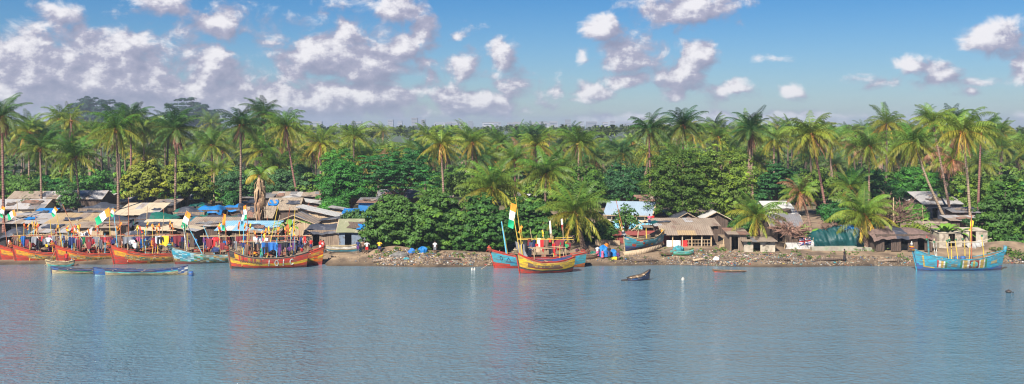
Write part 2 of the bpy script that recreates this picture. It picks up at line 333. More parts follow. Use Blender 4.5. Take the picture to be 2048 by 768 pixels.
def water_mat():
    m = bpy.data.materials.new('lagoon_water'); m.use_nodes = True; t = m.node_tree; n = t.nodes; l = t.links; p = n['Principled BSDF']
    p.inputs['Base Color'].default_value = (.088, .160, .208, 1); p.inputs['Roughness'].default_value = .045; p.inputs['IOR'].default_value = 1.5
    co = n.new('ShaderNodeTexCoord')
    def noise(sx, sy, scale, det, dist=0):
        mp = n.new('ShaderNodeMapping'); mp.inputs['Scale'].default_value = (sx, sy, 1); mp.inputs['Rotation'].default_value = (0, 0, .06); l.new(co.outputs['Object'], mp.inputs[0])
        x = n.new('ShaderNodeTexNoise'); x.inputs['Scale'].default_value = scale; x.inputs['Detail'].default_value = det; x.inputs['Distortion'].default_value = dist; x.inputs['Roughness'].default_value = .55
        l.new(mp.outputs[0], x.inputs[0]); return x.outputs[0]
    fine = noise(1.1, 1.5, 1.6, 4, .5); mid = noise(.30, .5, .8, 4, .4); big = noise(.02, .05, 1, 4)
    # ripples are stronger in some patches of breeze than in others
    g = n.new('ShaderNodeMapRange'); l.new(big, g.inputs[0]); g.inputs[1].default_value = .35; g.inputs[2].default_value = .65; g.inputs[3].default_value = .55; g.inputs[4].default_value = 1.25
    b1 = n.new('ShaderNodeBump'); b1.inputs['Distance'].default_value = 1.0; b1.inputs['Strength'].default_value = .5; 
    # the lee of the shore is calmer than the open lagoon
    sp = n.new('ShaderNodeSeparateXYZ'); l.new(co.outputs['Object'], sp.inputs[0]); lee = n.new('ShaderNodeMapRange'); l.new(sp.outputs[1], lee.inputs[0]); lee.inputs[1].default_value = 92; lee.inputs[2].default_value = 122; lee.inputs[3].default_value = 1; lee.inputs[4].default_value = .16
    mm = n.new('ShaderNodeMath'); mm.operation = 'MULTIPLY'; l.new(mid, mm.inputs[0]); l.new(lee.outputs[0], mm.inputs[1]); l.new(mm.outputs[0], b1.inputs['Height'])
    ms = n.new('ShaderNodeMath'); ms.operation = 'MULTIPLY'; l.new(fine, ms.inputs[0]); m3 = n.new('ShaderNodeMath'); m3.operation = 'MULTIPLY'; l.new(g.outputs[0], m3.inputs[0]); l.new(lee.outputs[0], m3.inputs[1]); l.new(m3.outputs[0], ms.inputs[1])
    b2 = n.new('ShaderNodeBump'); b2.inputs['Distance'].default_value = .75; b2.inputs['Strength'].default_value = .7; l.new(ms.outputs[0], b2.inputs['Height']); l.new(b1.outputs[0], b2.inputs['Normal'])
    l.new(b2.outputs[0], p.inputs['Normal'])
    return m
wm = MB(); wm.poly([(-4400, -120, 0), (4400, -120, 0), (4400, 150, 0), (-4400, 150, 0)], water_mat())
tag(wm.build('water'), kind='structure')

HAZE_D = .00028
hm = bpy.data.materials.new('air'); hm.use_nodes = True; hn = hm.node_tree.nodes; hn.clear()
pv = hn.new('ShaderNodeVolumePrincipled'); pv.inputs['Color'].default_value = (.72, .84, 1, 1); pv.inputs['Density'].default_value = HAZE_D; pv.inputs['Anisotropy'].default_value = .2
ho = hn.new('ShaderNodeOutputMaterial'); hm.node_tree.links.new(pv.outputs[0], ho.inputs['Volume'])
hb = MB(); hb.box((0, 2200, 21), (9200, 4700, 52), hm)
tag(hb.build('haze'), kind='stuff')

# ------------------------------------------------------------------ town on the horizon
CITY = mat('far_render', (.30, .29, .31), .9, .15, .02, rnd=.35)
CITY_R = mat('far_roof', (.30, .20, .17), .9, .15, .02); WIN = mat('far_window', (.08, .09, .11), .4, .1)
rc = random.Random(3)
def far_building(x, Y, w, h, d, fl, tall, lab):
    t = empty('far_building', (x, Y, gz(0, 400)), label=lab,
              cat='building', group='tower blocks on the horizon' if tall else 'low buildings on the horizon')
    b = MB(); b.box((0, 0, h / 2), (w, d, h), CITY); b.build('wall', t)
    b = MB(); b.box((0, 0, h + .4), (w + 1, d + 1, .8), CITY_R if rc.random() < .4 else CITY); b.build('roof', t)
    for f in range(fl // 2):
        b = MB(); b.box((0, -d / 2, (f + .55) * 2 * h / fl), (w * .8, .3, h / fl * .5), WIN); b.build('window', t)
far = []
for k in range(64):
    Y = rc.uniform(2400, 3900); u = rc.choice([rc.uniform(620, 1120), rc.uniform(560, 1620), rc.uniform(1050, 1500)])
    tall = rc.random() < .3; h = rc.uniform(25, 33) if tall else rc.uniform(17, 23)
    far.append((u, Y, rc.uniform(9, 16) if tall else rc.uniform(12, 34), h, tall))
TENS = ['', 'twenty-', 'thirty-', 'forty-']
def nth(k):
    a = ['first', 'second', 'third', 'fourth', 'fifth', 'sixth', 'seventh', 'eighth', 'ninth', 'tenth', 'eleventh', 'twelfth', 'thirteenth', 'fourteenth', 'fifteenth', 'sixteenth', 'seventeenth', 'eighteenth', 'nineteenth', 'twentieth']
    return a[k] if k < 20 else TENS[(k + 1) // 10 - 1] + a[(k + 1) % 10 - 1] if (k + 1) % 10 else ['thirtieth', 'fortieth', 'fiftieth'][(k + 1) // 10 - 3]
cn_ = {True: 0, False: 0}
for (u, Y, w, h, tall) in sorted(far):
    far_building(ux(u, Y), Y, w, h, 20, 8 if tall else 4, tall, nth(cn_[tall]) + (' hazy tower block' if tall else ' low hazy building') + ' from the left in the far town'); cn_[tall] += 1

# ------------------------------------------------------------------ litter on the shore (uncountable)
PAL = [(.62, .60, .56), (.55, .42, .28), (.30, .20, .13), (.20, .13, .09), (.40, .30, .21), (.48, .36, .24), (.10, .28, .55), (.05, .35, .40), (.55, .10, .07), (.60, .28, .12), (.65, .50, .12), (.10, .10, .12), (.14, .12, .12), (.52, .45, .40), (.35, .42, .30)]
def litter(name, spots, label_n, seed):
    r = np.random.RandomState(seed); Vs = []; Cs = []
    for (u0, u1, v0, v1, cnt, big) in spots:
        for _ in range(cnt):
            Y = gY((u0 + u1) / 2, r.uniform(v0, v1)); x = ux(r.uniform(u0, u1), Y); z = gz(x, Y)
            if z < .03 or sin(x * .9 + 2 * sin(Y * 1.3)) + sin(x * .37 + Y) + .6 * sin(x * 2.3 - Y * 1.9) + r.normal(0, .9) < big * -1.0: continue
            s = (.05 + .16 * r.rand() ** 2.2) * big; d = np.array([s * r.uniform(.6, 2.0), s * r.uniform(.4, 1.2), s * r.uniform(.15, .8)])
            c = np.array([[X, y, Z] for X in (-.5, .5) for y in (-.5, .5) for Z in (-.5, .5)]) * d + r.normal(0, .02, (8, 3))
            q = Matrix.Rotation(r.uniform(0, 6.3), 3, 'Z') @ Matrix.Rotation(r.normal(0, .4), 3, 'X')
            c = c @ np.array(q).T + [x, Y, z + d[2] * .25]; Vs.append(c)
            k = r.choice(len(PAL), p=PW); Cs.append(np.repeat([np.array(PAL[k]) * r.uniform(.3, .8)], 8, 0))
    V = np.concatenate(Vs); C = np.concatenate(Cs); nb = len(Vs)
    f = np.array(((0, 1, 3, 2), (4, 6, 7, 5), (0, 4, 5, 1), (2, 3, 7, 6), (0, 2, 6, 4), (1, 5, 7, 3)))
    Q = (f[None] + 8 * np.arange(nb)[:, None, None]).reshape(-1, 4)
    return tag(link(name, np_mesh(name, V, Q, [SCRAP], col=C)), kind='stuff', label=label_n)
PW = np.array([3, 8, 16, 12, 15, 11, 1.8, 1.2, 1.3, 2.5, 1.2, 6, 7, 6, 2]); PW = PW / PW.sum()
litter('litter', [(765, 850, 500, 526, 1500, 1.5), (745, 985, 506, 530, 3000, 1.1), (640, 760, 508, 526, 140, .8), (1160, 1330, 508, 528, 800, .9),
                  (1330, 1600, 508, 532, 5200, 1.0), (1600, 1830, 513, 533, 1700, 1.0), (1990, 2048, 518, 534, 600, 1.1), (1380, 1500, 500, 515, 500, 1.2), (0, 650, 490, 515, 1200, .9)],
       'mixed plastic and household rubbish strewn along the shore', 5)
# ------------------------------------------------------------------ palms
def crown_mesh(seed, nf=30, L=4.8, dark=False, dead=0, yellow=.4, up=.95, fruit=True, hang=.75, lower=-.75, brown=0, nl=22):
    r = random.Random(seed); V = []; Q = []; C = []; MI = []
    def quad(p, c, m=0):
        b = len(V); V.extend([tuple(x) for x in p]); Q.append((b, b + 1, b + 2, b + 3)); C.extend([c] * 4); MI.append(m)
    def frond(azm, e0, ln, droop, col, hg, wl=1.0, z0=0):
        d = Vector((cos(azm), sin(azm), 0)); side = Vector((-sin(azm), cos(azm), 0)); p = Vector((0, 0, z0)) + d * .15; tw = r.uniform(-.35, .35)
        n = nl; st = ln / n; pts = []
        for k in range(n + 1):
            s = k / n; e = e0 - droop * s ** 1.25; t = d * cos(e) + Vector((0, 0, 1)) * sin(e); pts.append((p.copy(), t)); p += t * st
        rc_ = (col[0] * 1.3 + .03, col[1] * 1.05 + .01, col[2])
        for k in range(0, n, 2):
            a, b = pts[k][0], pts[min(k + 2, n)][0]; w = .06 * (1 - k / n) + .012
            quad((a - side * w, b - side * w, b + side * w, a + side * w), rc_); up_ = Vector((0, 0, w))
            quad((a - up_, b - up_, b + up_, a + up_), rc_)
        for k in range(2, n + 1):
            s = k / n; a, t = pts[k]; nrm = side.cross(t).normalized()
            ll = wl * (.25 + 1.0 * min(1, s / .3)) * (1 - .62 * max(0, s - .5) / .5)
            for sg in (-1, 1):
                hgk = hg * r.uniform(.7, 1.3) + sg * tw
                dr = (side * sg * cos(hgk) + t * .55 - nrm * 0 + Vector((0, 0, -1)) * sin(hgk)).normalized()
                l1 = ll * r.uniform(.8, 1.1); mid = a + dr * l1 * .55; d2 = (dr + Vector((0, 0, -.55))).normalized(); tip = mid + d2 * l1 * .45
                w = t * .058; v = r.uniform(.75, 1.25); c = (col[0] * v, col[1] * v, col[2] * v)
                quad((a - w * .8, mid - w, mid + w, a + w * .8), c); quad((mid - w, tip - w * .15, tip + w * .15, mid + w), c)
    base = (.08, .20, .026) if not dark else (.04, .13, .032)
    yel = (.36, .29, .03); lit = (.22, .30, .03)
    for i in range(nf):
        s = (i + .5) / nf; az_ = i * 2.39996 + r.uniform(-.3, .3); e0 = up * 1.5 * (1 - s) ** .8 + lower * s ** 1.2 + r.uniform(-.2, .2)
        k = s ** 2 * yellow * r.uniform(.1, 1.35); k = min(1, k); c0 = [base[j] * (1 - .6 * s) + lit[j] * .6 * s for j in range(3)] if not dark else base
        if r.random() < brown: k = 1; yy = (.30, .18, .08)
        else: yy = yel
        vv = r.uniform(.6, 1.3); c = tuple((c0[j] * (1 - k) + yy[j] * k) * vv for j in range(3))
        frond(az_, e0, L * r.uniform(.88, 1.18) * (.8 if s > .85 else 1), r.uniform(.95, 1.75) * (1 if e0 > 0 else .6), c, hang * (.55 + .7 * s))
    for i in range(dead):
        c = r.choice([(.24, .14, .08), (.17, .09, .06), (.30, .19, .11)])
        frond(r.uniform(0, 6.28), r.uniform(-1.45, -1.05), L * r.uniform(.5, .85), r.uniform(.0, .35), c, 1.1, .45, -r.uniform(0, .5))
    mats = [PALM]
    me = np_mesh('crown', V, Q, mats, MI, np.array(C)); return me
def fruit_mesh(seed, c):
    r = random.Random(seed); b = MB(); m = mat('palm_fruit_%d' % seed, c, .6, .3, 3)
    for k in range(14):
        a = r.uniform(0, 6.28); rr = r.uniform(.2, .5); b.ball((cos(a) * rr, sin(a) * rr, r.uniform(-.7, .05)), r.uniform(.13, .2), m, 6, 4)
    return b.mesh('fruit_cluster', True)
CR = dict(
    coco=[crown_mesh(s, 30, 4.6, yellow=.55) for s in (1, 2, 3)], yellow=[crown_mesh(s, 28, 4.6, yellow=1.1, dead=3) for s in (4, 5)],
    dark=[crown_mesh(s, 30, 4.4, dark=True, yellow=.5, dead=6, hang=.6) for s in (6, 7)], shag=[crown_mesh(s, 30, 4.4, dark=True, yellow=.3, dead=22, hang=.5, up=1.0) for s in (8, 9)],
    tall=[crown_mesh(s, 34, 4.8, yellow=.8, dead=5, lower=-1.15, hang=.9) for s in (10, 11)], brown=[crown_mesh(12, 24, 4.2, yellow=.6, dead=26, brown=.35, lower=-1.0)],
    front=[crown_mesh(s, 34, 5.2, yellow=.75, nl=30, hang=.85) for s in (13, 14)], old=[crown_mesh(15, 8, 2.4, yellow=1.6, dead=0, lower=-.2)],
    far=[crown_mesh(s, 24, 4.6, yellow=.6, nl=14, dead=2) for s in (16, 17, 18)])
FR = [fruit_mesh(1, (.42, .17, .05)), fruit_mesh(2, (.22, .09, .05)), fruit_mesh(3, (.40, .30, .05))]
def trunk_mesh(pts, r0, r1, m, seg=14, rough=.03):
    b = MB(); P = [Vector(p) for p in pts]; o = []; n = seg
    for k in range(n + 1):
        s = k / n
        if len(P) == 3: p = P[0] * (1 - s) ** 2 + P[1] * 2 * s * (1 - s) + P[2] * s * s
        else: p = P[0].lerp(P[1], s)
        o.append(p)
    rad = [(r0 + (r1 - r0) * min(1, k / n * 1.3)) * (1 + .6 * max(0, 1 - k / n * 9)) * (1 + rough * (k % 2)) for k in range(n + 1)]
    b.tube(o, rad, m, 8); return b.mesh('trunk', True)
UNIT_T = [trunk_mesh([(0, 0, 0), (.25, .1, .5), (0, 0, 1)], .2, .13, BARKD), trunk_mesh([(1.0, 0, 0), (-.45, .1, .5), (0, 0, 1)], .2, .14, BARKD), trunk_mesh([(-1.2, .3, 0), (.4, .1, .5), (0, 0, 1)], .2, .13, BARK)]
NP = [0]
def palm(u, v, Y, kind, label, ub=None, scale=1., bend=0, thick=1., bark=None, vb=None, group='tall palms in front of the palm forest', fruit=0, rz=None, name=None, skirt=0):
    """crown centre at pixel (u, v) at distance Y; foot under pixel column ub"""
    NP[0] += 1; rr = random.Random(NP[0] * 77); xc = ux(u, Y); zc = vz(v, Y); xb = ux(ub if ub is not None else u, Y); zb = gz(xb, Y) - .15
    t = empty(name or 'coconut_palm', (xb, Y, zb), label=label, cat='palm tree', group=group)
    dx, dz = xc - xb, zc - zb
    tm = trunk_mesh([(0, 0, 0), (dx * .5 + bend, 0, dz * .5), (dx, 0, dz)], .24 * thick, .16 * thick, bark or (BARKP if NP[0] % 3 == 0 else BARK))
    link('trunk', tm, t)
    me = CR[kind][NP[0] % len(CR[kind])]; scale *= .87 if 620 < u < 1240 and v < 330 else .95
    link('crown', me, t, (dx, 0, dz), (rr.gauss(0, .09), rr.gauss(0, .09), rz if rz is not None else rr.uniform(0, 6.28)), (scale,) * 3)
    if skirt:
        sk = MB(); ms = [mat('dead_frond', (.26, .15, .09), .9, .3, 3), mat('dead_frond_pale', (.36, .24, .14), .9, .3, 3)]
        for k in range(150):
            a = rr.uniform(0, 6.28); z0 = dz * rr.uniform(.45, 1.0); ln = rr.uniform(1.2, 3.2); ro = rr.uniform(.35, .95); w = rr.uniform(.05, .13); ca, sa = cos(a), sin(a)
            z1 = max(.2, z0 - ln); m_ = rr.choice(ms); xx = dx * z0 / dz
            sk.poly([(xx + ca * .2 - sa * w, sa * .2 + ca * w, z0), (xx + ca * ro - sa * w * 1.6, sa * ro + ca * w * 1.6, (z0 + z1) / 2 + .2), (xx + ca * ro * 1.05, sa * ro * 1.05, z1), (xx + ca * ro + sa * w * 1.6, sa * ro - ca * w * 1.6, (z0 + z1) / 2 + .2), (xx + ca * .2 + sa * w, sa * .2 - ca * w, z0)], m_)
        sk.build('dead_fronds', t)
    if fruit is not None: link('fruit_cluster', FR[fruit], t, (dx, 0, dz), scale=(scale,) * 3)
    return t
# named palms: crown centre u, v, distance, kind, label
G2 = 'palms growing among the huts by the water'
palm(4, 232, 150, 'shag', 'tall palm at the left edge with a skirt of dead fronds', ub=8, scale=.98, bark=BARKP, fruit=1)
palm(232, 258, 165, 'tall', 'tall palm with orange fruit rising beside the yellow-green tree', ub=236, scale=1.15, bend=.3, fruit=0)
palm(352, 258, 172, 'shag', 'dark palm with long dead fronds in front of the yellow-green tree', ub=350, scale=1.15, bark=BARK, fruit=1)
palm(482, 250, 180, 'dark', 'straight dark palm with orange drooping skirt over the blue tarpaulins', ub=481, scale=1.1, fruit=0)
palm(526, 228, 215, 'dark', 'taller of two palms standing close behind the shaggy dead palm', ub=545, scale=1.15, fruit=2)
palm(572, 252, 200, 'tall', 'leaning palm with yellow fronds behind the shaggy dead palm', ub=600, scale=1.1, bend=-.4)
palm(642, 288, 190, 'yellow', 'yellowing palm with orange crown above the bright green tree', ub=640, scale=1.08, fruit=0)
palm(708, 272, 215, 'coco', 'green palm between the yellowing palm and the round dark tree', ub=706, scale=1.1)
palm(262, 236, 205, 'dark', 'dark palm half hidden behind the tall palm with orange fruit', ub=262, scale=1.1)
palm(150, 312, 180, 'front', 'wide spreading grey-green palm behind the long tin roof', ub=162, scale=1.12, fruit=1)
palm(80, 296, 185, 'coco', 'spreading palm with one yellow frond left of the wide grey-green palm', ub=84, scale=1.1, fruit=0)
palm(120, 238, 235, 'coco', 'ragged palm topping the forest in front of the hazy far tree', scale=1.05)
palm(58, 262, 215, 'yellow', 'yellow-green palm beside the palm at the left edge', scale=1.05)
palm(288, 262, 210, 'coco', 'palm between the orange-fruited palm and the dark long-skirted palm')
palm(424, 290, 215, 'coco', 'palm behind the yellow-green tree on its far end', scale=1.05)
palm(882, 288, 175, 'tall', 'drooping palm right of the round dark green tree', ub=890, scale=.98, fruit=1)
palm(945, 285, 195, 'yellow', 'yellow palm behind the big shore tree', scale=1.0)
palm(984, 375, 150, 'front', 'wide dark palm rising straight out of the big shore trees', ub=985, scale=1.12, rz=.4)
palm(1092, 348, 158, 'front', 'bright palm between the wide dark palm and the broad beach palm', ub=1088, scale=1.02)
palm(1150, 424, 140, 'front', 'broad low palm on the beach behind the blue and red boat', ub=1168, scale=1.12, thick=1.5, group=G2)
palm(1030, 320, 190, 'coco', 'olive palm above the wide dark palm', scale=1.0)
palm(1072, 290, 200, 'yellow', 'yellow palm above the bright palm', scale=1.05)
palm(1157, 286, 195, 'tall', 'dark palm with hanging fronds above the bushes', scale=1.1, fruit=2)
palm(1298, 258, 185, 'dark', 'tall dark palm with red fruit rising behind the great spreading tree', ub=1302, scale=1.05, fruit=0)
palm(1366, 250, 185, 'dark', 'round-headed palm behind the top of the great spreading tree', ub=1366, scale=1.1, fruit=0)
palm(1503, 262, 180, 'shag', 'dark palm with thick shaggy neck right of the great spreading tree', ub=1505, scale=1.08, thick=1.5, fruit=1)
palm(1622, 268, 170, 'tall', 'tall palm with a hanging skirt and slim leaning trunk', ub=1656, scale=1.12, bend=.3, fruit=0)
palm(1548, 280, 215, 'coco', 'yellow-green palm between the shaggy-necked palm and the slim leaning one', scale=1.05)
palm(1738, 292, 180, 'tall', 'full palm above the bare brown tree', scale=1.05, fruit=0)
palm(1828, 284, 165, 'tall', 'palm whose pale trunk leans to the block wall', ub=1900, scale=.98, bend=-.8, fruit=2, bark=BARKL)
palm(1866, 246, 172, 'coco', 'palm behind the tallest palm by the block wall', ub=1905, scale=.95)
palm(1925, 262, 160, 'tall', 'tallest palm over the block wall with full drooping crown', ub=1942, scale=1.12, bend=.3, fruit=0, bark=BARKL)
palm(1962, 264, 175, 'coco', 'palm just behind the drooping crown of the tallest palm', ub=1955, scale=1.0)
palm(1905, 320, 185, 'brown', 'brown shaggy palm under the tallest palm', ub=1908, scale=.95)
palm(520, 350, 152, 'old', 'dying palm stump wrapped in dead fronds among the huts', ub=518, scale=1.1, thick=1.7, group=G2, bark=BARKP, fruit=None, skirt=1)
palm(1512, 432, 140.5, 'yellow', 'yellow-green palm over the small concrete hut', ub=1520, scale=.98, thick=1.4, group=G2, rz=2)
palm(1600, 385, 152, 'brown', 'brown palm with dead fronds and a thin bent trunk by the white flagged sheet', ub=1624, scale=.84, bend=.5, group=G2)
palm(1728, 428, 141, 'front', 'low palm with thick trunk beside the teal tarpaulin', ub=1732, scale=1.02, thick=1.9, group=G2, bark=BARK, rz=1.2)
palm(1700, 372, 165, 'yellow', 'olive palm behind the teal tarpaulin', scale=.85, group=G2)
palm(860, 398, 160, 'coco', 'young palm poking out above the shore trees', scale=.6, group=G2)
# the forest behind: individual palms in uneven ranks
LMK = [(-40, 'the left edge'), (232, 'the orange-fruited tall palm'), (352, 'the dark palm with dead skirts'), (482, 'the straight dark palm'), (642, 'the yellowing palm'), (882, 'the round dark tree'), (984, 'the wide dark palm'),
       (1157, 'the dark palm above the bushes'), (1298, 'the red-fruited palm'), (1503, 'the shaggy-necked palm'), (1622, 'the slim leaning palm'), (1738, 'the bare brown tree'), (1925, 'the tallest palm')]
ORD = ['first', 'second', 'third', 'fourth', 'fifth', 'sixth', 'seventh', 'eighth', 'ninth', 'tenth', 'eleventh', 'twelfth']
def ordinals(items, lead):
    """labels counted rightwards from the last landmark before each item; items (u, band)"""
    cnt = {}; out = {}
    for it in sorted(items):
        k = max(i for i, (lu, _) in enumerate(LMK) if lu <= it[0]); b = lead(it)[0]; cnt[k, b] = cnt.get((k, b), 0) + 1
        out[it] = '%s %s right of %s' % (ORD[min(11, cnt[k, b] - 1)], lead(it)[1], LMK[k][1])
    return out
rp_ = random.Random(21); cells = []
for (Y, n) in ((216, 30), (234, 33), (254, 36), (278, 38), (308, 40), (346, 42)):
    for k in range(n):
        u = -20 + (k + .5 + rp_.uniform(-.42, .42)) * 2090 / n; cells.append((u, Y + rp_.uniform(-8, 8)))
RK = [(226, 'front-rank palm'), (244, 'second-rank palm'), (266, 'palm crown midway into the forest'), (293, 'palm crown well back in the forest'), (327, 'palm crown far back in the forest'), (999, 'palm crown at the forest skyline')]
def rank(c): k = [i for i, r_ in enumerate(RK) if c[1] < r_[0]][0]; return k, RK[k][1]
PLAB = ordinals(cells, rank)
for (u, Y) in cells:
    kind = rp_.choice(['far', 'shag', 'far', 'coco', 'yellow', 'dark', 'brown', 'tall', 'yellow', 'coco']) if Y < 300 else rp_.choice(['far', 'far', 'yellow', 'tall'])
    x = ux(u, Y); zb = gz(x, Y); low = rp_.random() < .45; ht = (rp_.uniform(6.0, 10.5) if low else rp_.uniform(10.2, 13.6)) + (Y - 216) * .006 + (rp_.uniform(1.0, 3.2) if rp_.random() < .13 and not low and not 600 < u < 1290 else 0) - (1.2 if 600 < u < 1290 else 0)
    if 120 < u < 340: ht += .8
    if 620 < u < 1280: ht -= .7
    place = 'left part' if u < 640 else 'middle' if u < 1280 else 'right part'
    near = Y < 250; lab = PLAB[(u, Y)]
    t = empty('coconut_palm', (x, Y, zb), rp_.uniform(0, 6.28), label=lab, cat='palm tree', group=('front ranks' if near else 'back ranks') + ' of the palm forest, ' + place)
    link('trunk', rp_.choice(UNIT_T), t, scale=(1.3, 1.3, ht))
    s = rp_.uniform(.78, 1.28) * (.9 if 600 < u < 1290 else 1); t.rotation_euler = (rp_.gauss(0, .035), rp_.gauss(0, .05), t.rotation_euler[2]); link('crown', rp_.choice(CR[kind]), t, (0, 0, ht), (rp_.gauss(0, .16), rp_.gauss(0, .16), 0), (s, s, s * rp_.uniform(.85, 1.15)))
    if near and rp_.random() < .6: link('fruit_cluster', rp_.choice(FR), t, (0, 0, ht))
# far woodland beyond them, one mass
r = np.random.RandomState(4); Vs = []; Cs = []
for k in range(900):
    Y = 400 + 900 * r.rand() ** 1.3; u = r.uniform(-60, 2110); x = ux(u, Y); z = 5 + r.uniform(7.0, 10.5); n = 70
    a = r.uniform(0, 6.28, n); e = r.uniform(-.6, 1.3, n); L = r.uniform(2.5, 5, n)
    d = np.stack([np.cos(a) * np.cos(e), np.sin(a) * np.cos(e), np.sin(e)], 1); sd_ = np.stack([-np.sin(a), np.cos(a), 0 * a], 1) * .45
    c = np.array([x, Y, z]); m = c + d * L[:, None] * .6; tip = c + d * L[:, None] * np.array([1, 1, .7]) - [0, 0, .6]
    Vs.append(np.stack([np.repeat(c[None], n, 0), m - sd_, tip, m + sd_], 1).reshape(-1, 3))
    Cs.append(np.repeat(np.array([[.10, .16, .03]]) * r.uniform(.6, 1.4, (n, 1)), 4, 0))
V = np.concatenate(Vs)
tag(link('far_woodland', np_mesh('far_woodland', V, np.arange(len(V)).reshape(-1, 4), [PALM], col=np.concatenate(Cs))), kind='stuff', label='far palm woodland closing the view behind the ranks of palms')

# ------------------------------------------------------------------ broadleaf trees
def foliage(seed, lobes, ncl, nleaf, ls, col, var=.25, hl=(1.5, 1.35, .9), flat=.6, clr=.8, lower=True):
    """leaf clumps on the outside of ellipsoid lobes (cx,cy,cz,rx,ry,rz); returns V, C"""
    r = np.random.RandomState(seed); lobes = np.array(lobes, float); vol = (lobes[:, 3] * lobes[:, 5]) ** 1.0; pr = vol / vol.sum()
    Vs = []; Cs = []
    idx = r.choice(len(lobes), ncl, p=pr); d = r.normal(size=(ncl, 3)); d /= np.linalg.norm(d, axis=1)[:, None]
    if lower: d[:, 2] = np.where(d[:, 2] < -.8, -d[:, 2], d[:, 2])
    d[:, 1] = np.where((d[:, 1] > .3) & (r.rand(ncl) < .6), -d[:, 1], d[:, 1])
    rad = r.uniform(.5, 1.0, ncl) ** .5 * r.uniform(.86, 1.2, ncl)
    cen = lobes[idx, :3] + d * lobes[idx, 3:] * rad[:, None]
    for c, dd in zip(cen, d):
        n = int(nleaf * r.uniform(.6, 1.3)); cr = clr * r.uniform(.45, 1.45)
        o = r.normal(size=(n, 3)); o /= np.linalg.norm(o, axis=1)[:, None]; o[:, 2] = np.abs(o[:, 2]) * .9 - .15
        p = c + o * cr * np.array([1, 1, flat]) * (r.uniform(.5, 1, (n, 1)))
        nm = o * 1.2 + dd * .6 + r.normal(0, .5, (n, 3)) + [0, 0, .25]; nm /= np.linalg.norm(nm, axis=1)[:, None]
        t = np.cross(nm, r.normal(size=(n, 3))); t /= np.linalg.norm(t, axis=1)[:, None]; b = np.cross(nm, t)
        s = ls * r.uniform(.6, 1.25, (n, 1)); t = t * s * .5; b = b * s * .34
        Vs.append(np.stack([p - t, p + b, p + t, p - b], 1).reshape(-1, 3))
        k = 1 + r.normal(0, var * .7) ; cc = np.array(col) * k * (np.array(hl) if r.rand() < .16 else 1) * r.uniform(1 - var, 1 + var, (n, 1)); Cs.append(np.repeat(np.clip(cc, .004, .6), 4, 0))
    return np.concatenate(Vs), np.concatenate(Cs)
def leafmesh(name, V, C): return np_mesh(name, V, np.arange(len(V)).reshape(-1, 4), [LEAF], col=C)
def lobes_for(seed, w, h, dpt, n=9, z0=0.):
    r = random.Random(seed); L = []
    for k in range(n):
        a = r.uniform(0, 6.28); rr = r.uniform(.15, .72) ** .8
        x = cos(a) * rr * w / 2; y = sin(a) * rr * dpt / 2; zt = h * (.22 + .50 * r.random() * (1 - .55 * rr * rr))
        rx = w * r.uniform(.15, .24); L.append((x, y, z0 + zt, rx, rx * min(1, dpt / w + .2), h * r.uniform(.2, .28)))
    L.append((0, 0, z0 + h * .48, w * .38, dpt * .38, h * .48)); L.append((-w * .2, -dpt * .15, z0 + h * .3, w * .27, dpt * .3, h * .3)); L.append((w * .2, -dpt * .15, z0 + h * .3, w * .27, dpt * .3, h * .3))
    return L
def limbs(seed, h, w, m=None, r0=.35):
    r = random.Random(seed); b = MB(); m = m or TBARK
    b.tube([(0, 0, -.3), (r.uniform(-.2, .2), 0, h * .25), (r.uniform(-.4, .4), 0, h * .5), (r.uniform(-.4, .4), 0, h * .75)], [r0 * 1.4, r0, r0 * .8, r0 * .3], m, 7)
    for k in range(7):
        a = r.uniform(0, 6.28); z = h * r.uniform(.12, .45); l = w * r.uniform(.25, .4)
        b.tube([(0, 0, z), (cos(a) * l * .5, sin(a) * l * .5, z + h * .2), (cos(a) * l, sin(a) * l, z + h * .33)], [r0 * .5, r0 * .35, r0 * .1], m, 5)
    return b.mesh('trunk', True)
def tree(u0, u1, vt, vb, Y, col, label, seed, name='broadleaf_tree', group=None, ncl=340, nleaf=74, ls=.31, dep=.8, clr=.8, base=None, cat='tree', flat=.9, n=9, hl=(1.5, 1.35, .9), z_off=0):
    x = ux((u0 + u1) / 2, Y); w = (u1 - u0) * Y / F; zt = vz(vt, Y); zb = vz(vb, Y); g = gz(x, Y) - .05
    t = empty(name, (x, Y, g), label=label, cat=cat, group=group)
    lb = [(a, b, c + zb - g, d, e, f) for (a, b, c, d, e, f) in lobes_for(seed, w, zt - zb, w * dep, n)]
    V, C = foliage(seed, lb, ncl, nleaf, ls, col, clr=clr, flat=flat, hl=hl)
    V[:, 2] = np.maximum(V[:, 2], -.0 + .02)
    link('crown', leafmesh('crown', V, C), t); link('trunk', limbs(seed, zt - g, w, r0=min(.45, w * .03 + .08)), t)
    return t
YG = (.12, .185, .022); BG = (.055, .20, .028); DG = (.032, .14, .03); MG = (.085, .185, .025); TG = (.05, .14, .045); OG = (.09, .16, .022)
tree(238, 340, 322, 402, 186, YG, 'yellow-green tree behind the roofs, its half left of the dark palm', 1, ncl=230, ls=.5)
tree(322, 424, 318, 402, 188, YG, 'yellow-green tree behind the roofs, its half right of the dark palm', 2, ncl=230, ls=.5)
tree(415, 520, 338, 398, 198, TG, 'dark bluish bush behind the straight dark palm', 3, ncl=220)
tree(520, 640, 336, 392, 205, TG, 'bluish green thicket behind the shaggy roof', 4, ncl=240)
tree(630, 752, 318, 412, 182, BG, 'bright green tree right of the yellowing palm', 5, ncl=300)
tree(640, 720, 298, 360, 186, BG, 'narrow top of bright green tree rising under the green palm', 6, ncl=120)
tree(714, 892, 292, 388, 184, DG, 'round dark green tree with layered foliage behind the roofs', 7, ncl=520, nleaf=50, flat=.35, n=14, hl=(1.3, 1.5, 1))
tree(893, 1010, 335, 400, 180, OG, 'olive green bush behind the wide dark palm', 8, ncl=200)
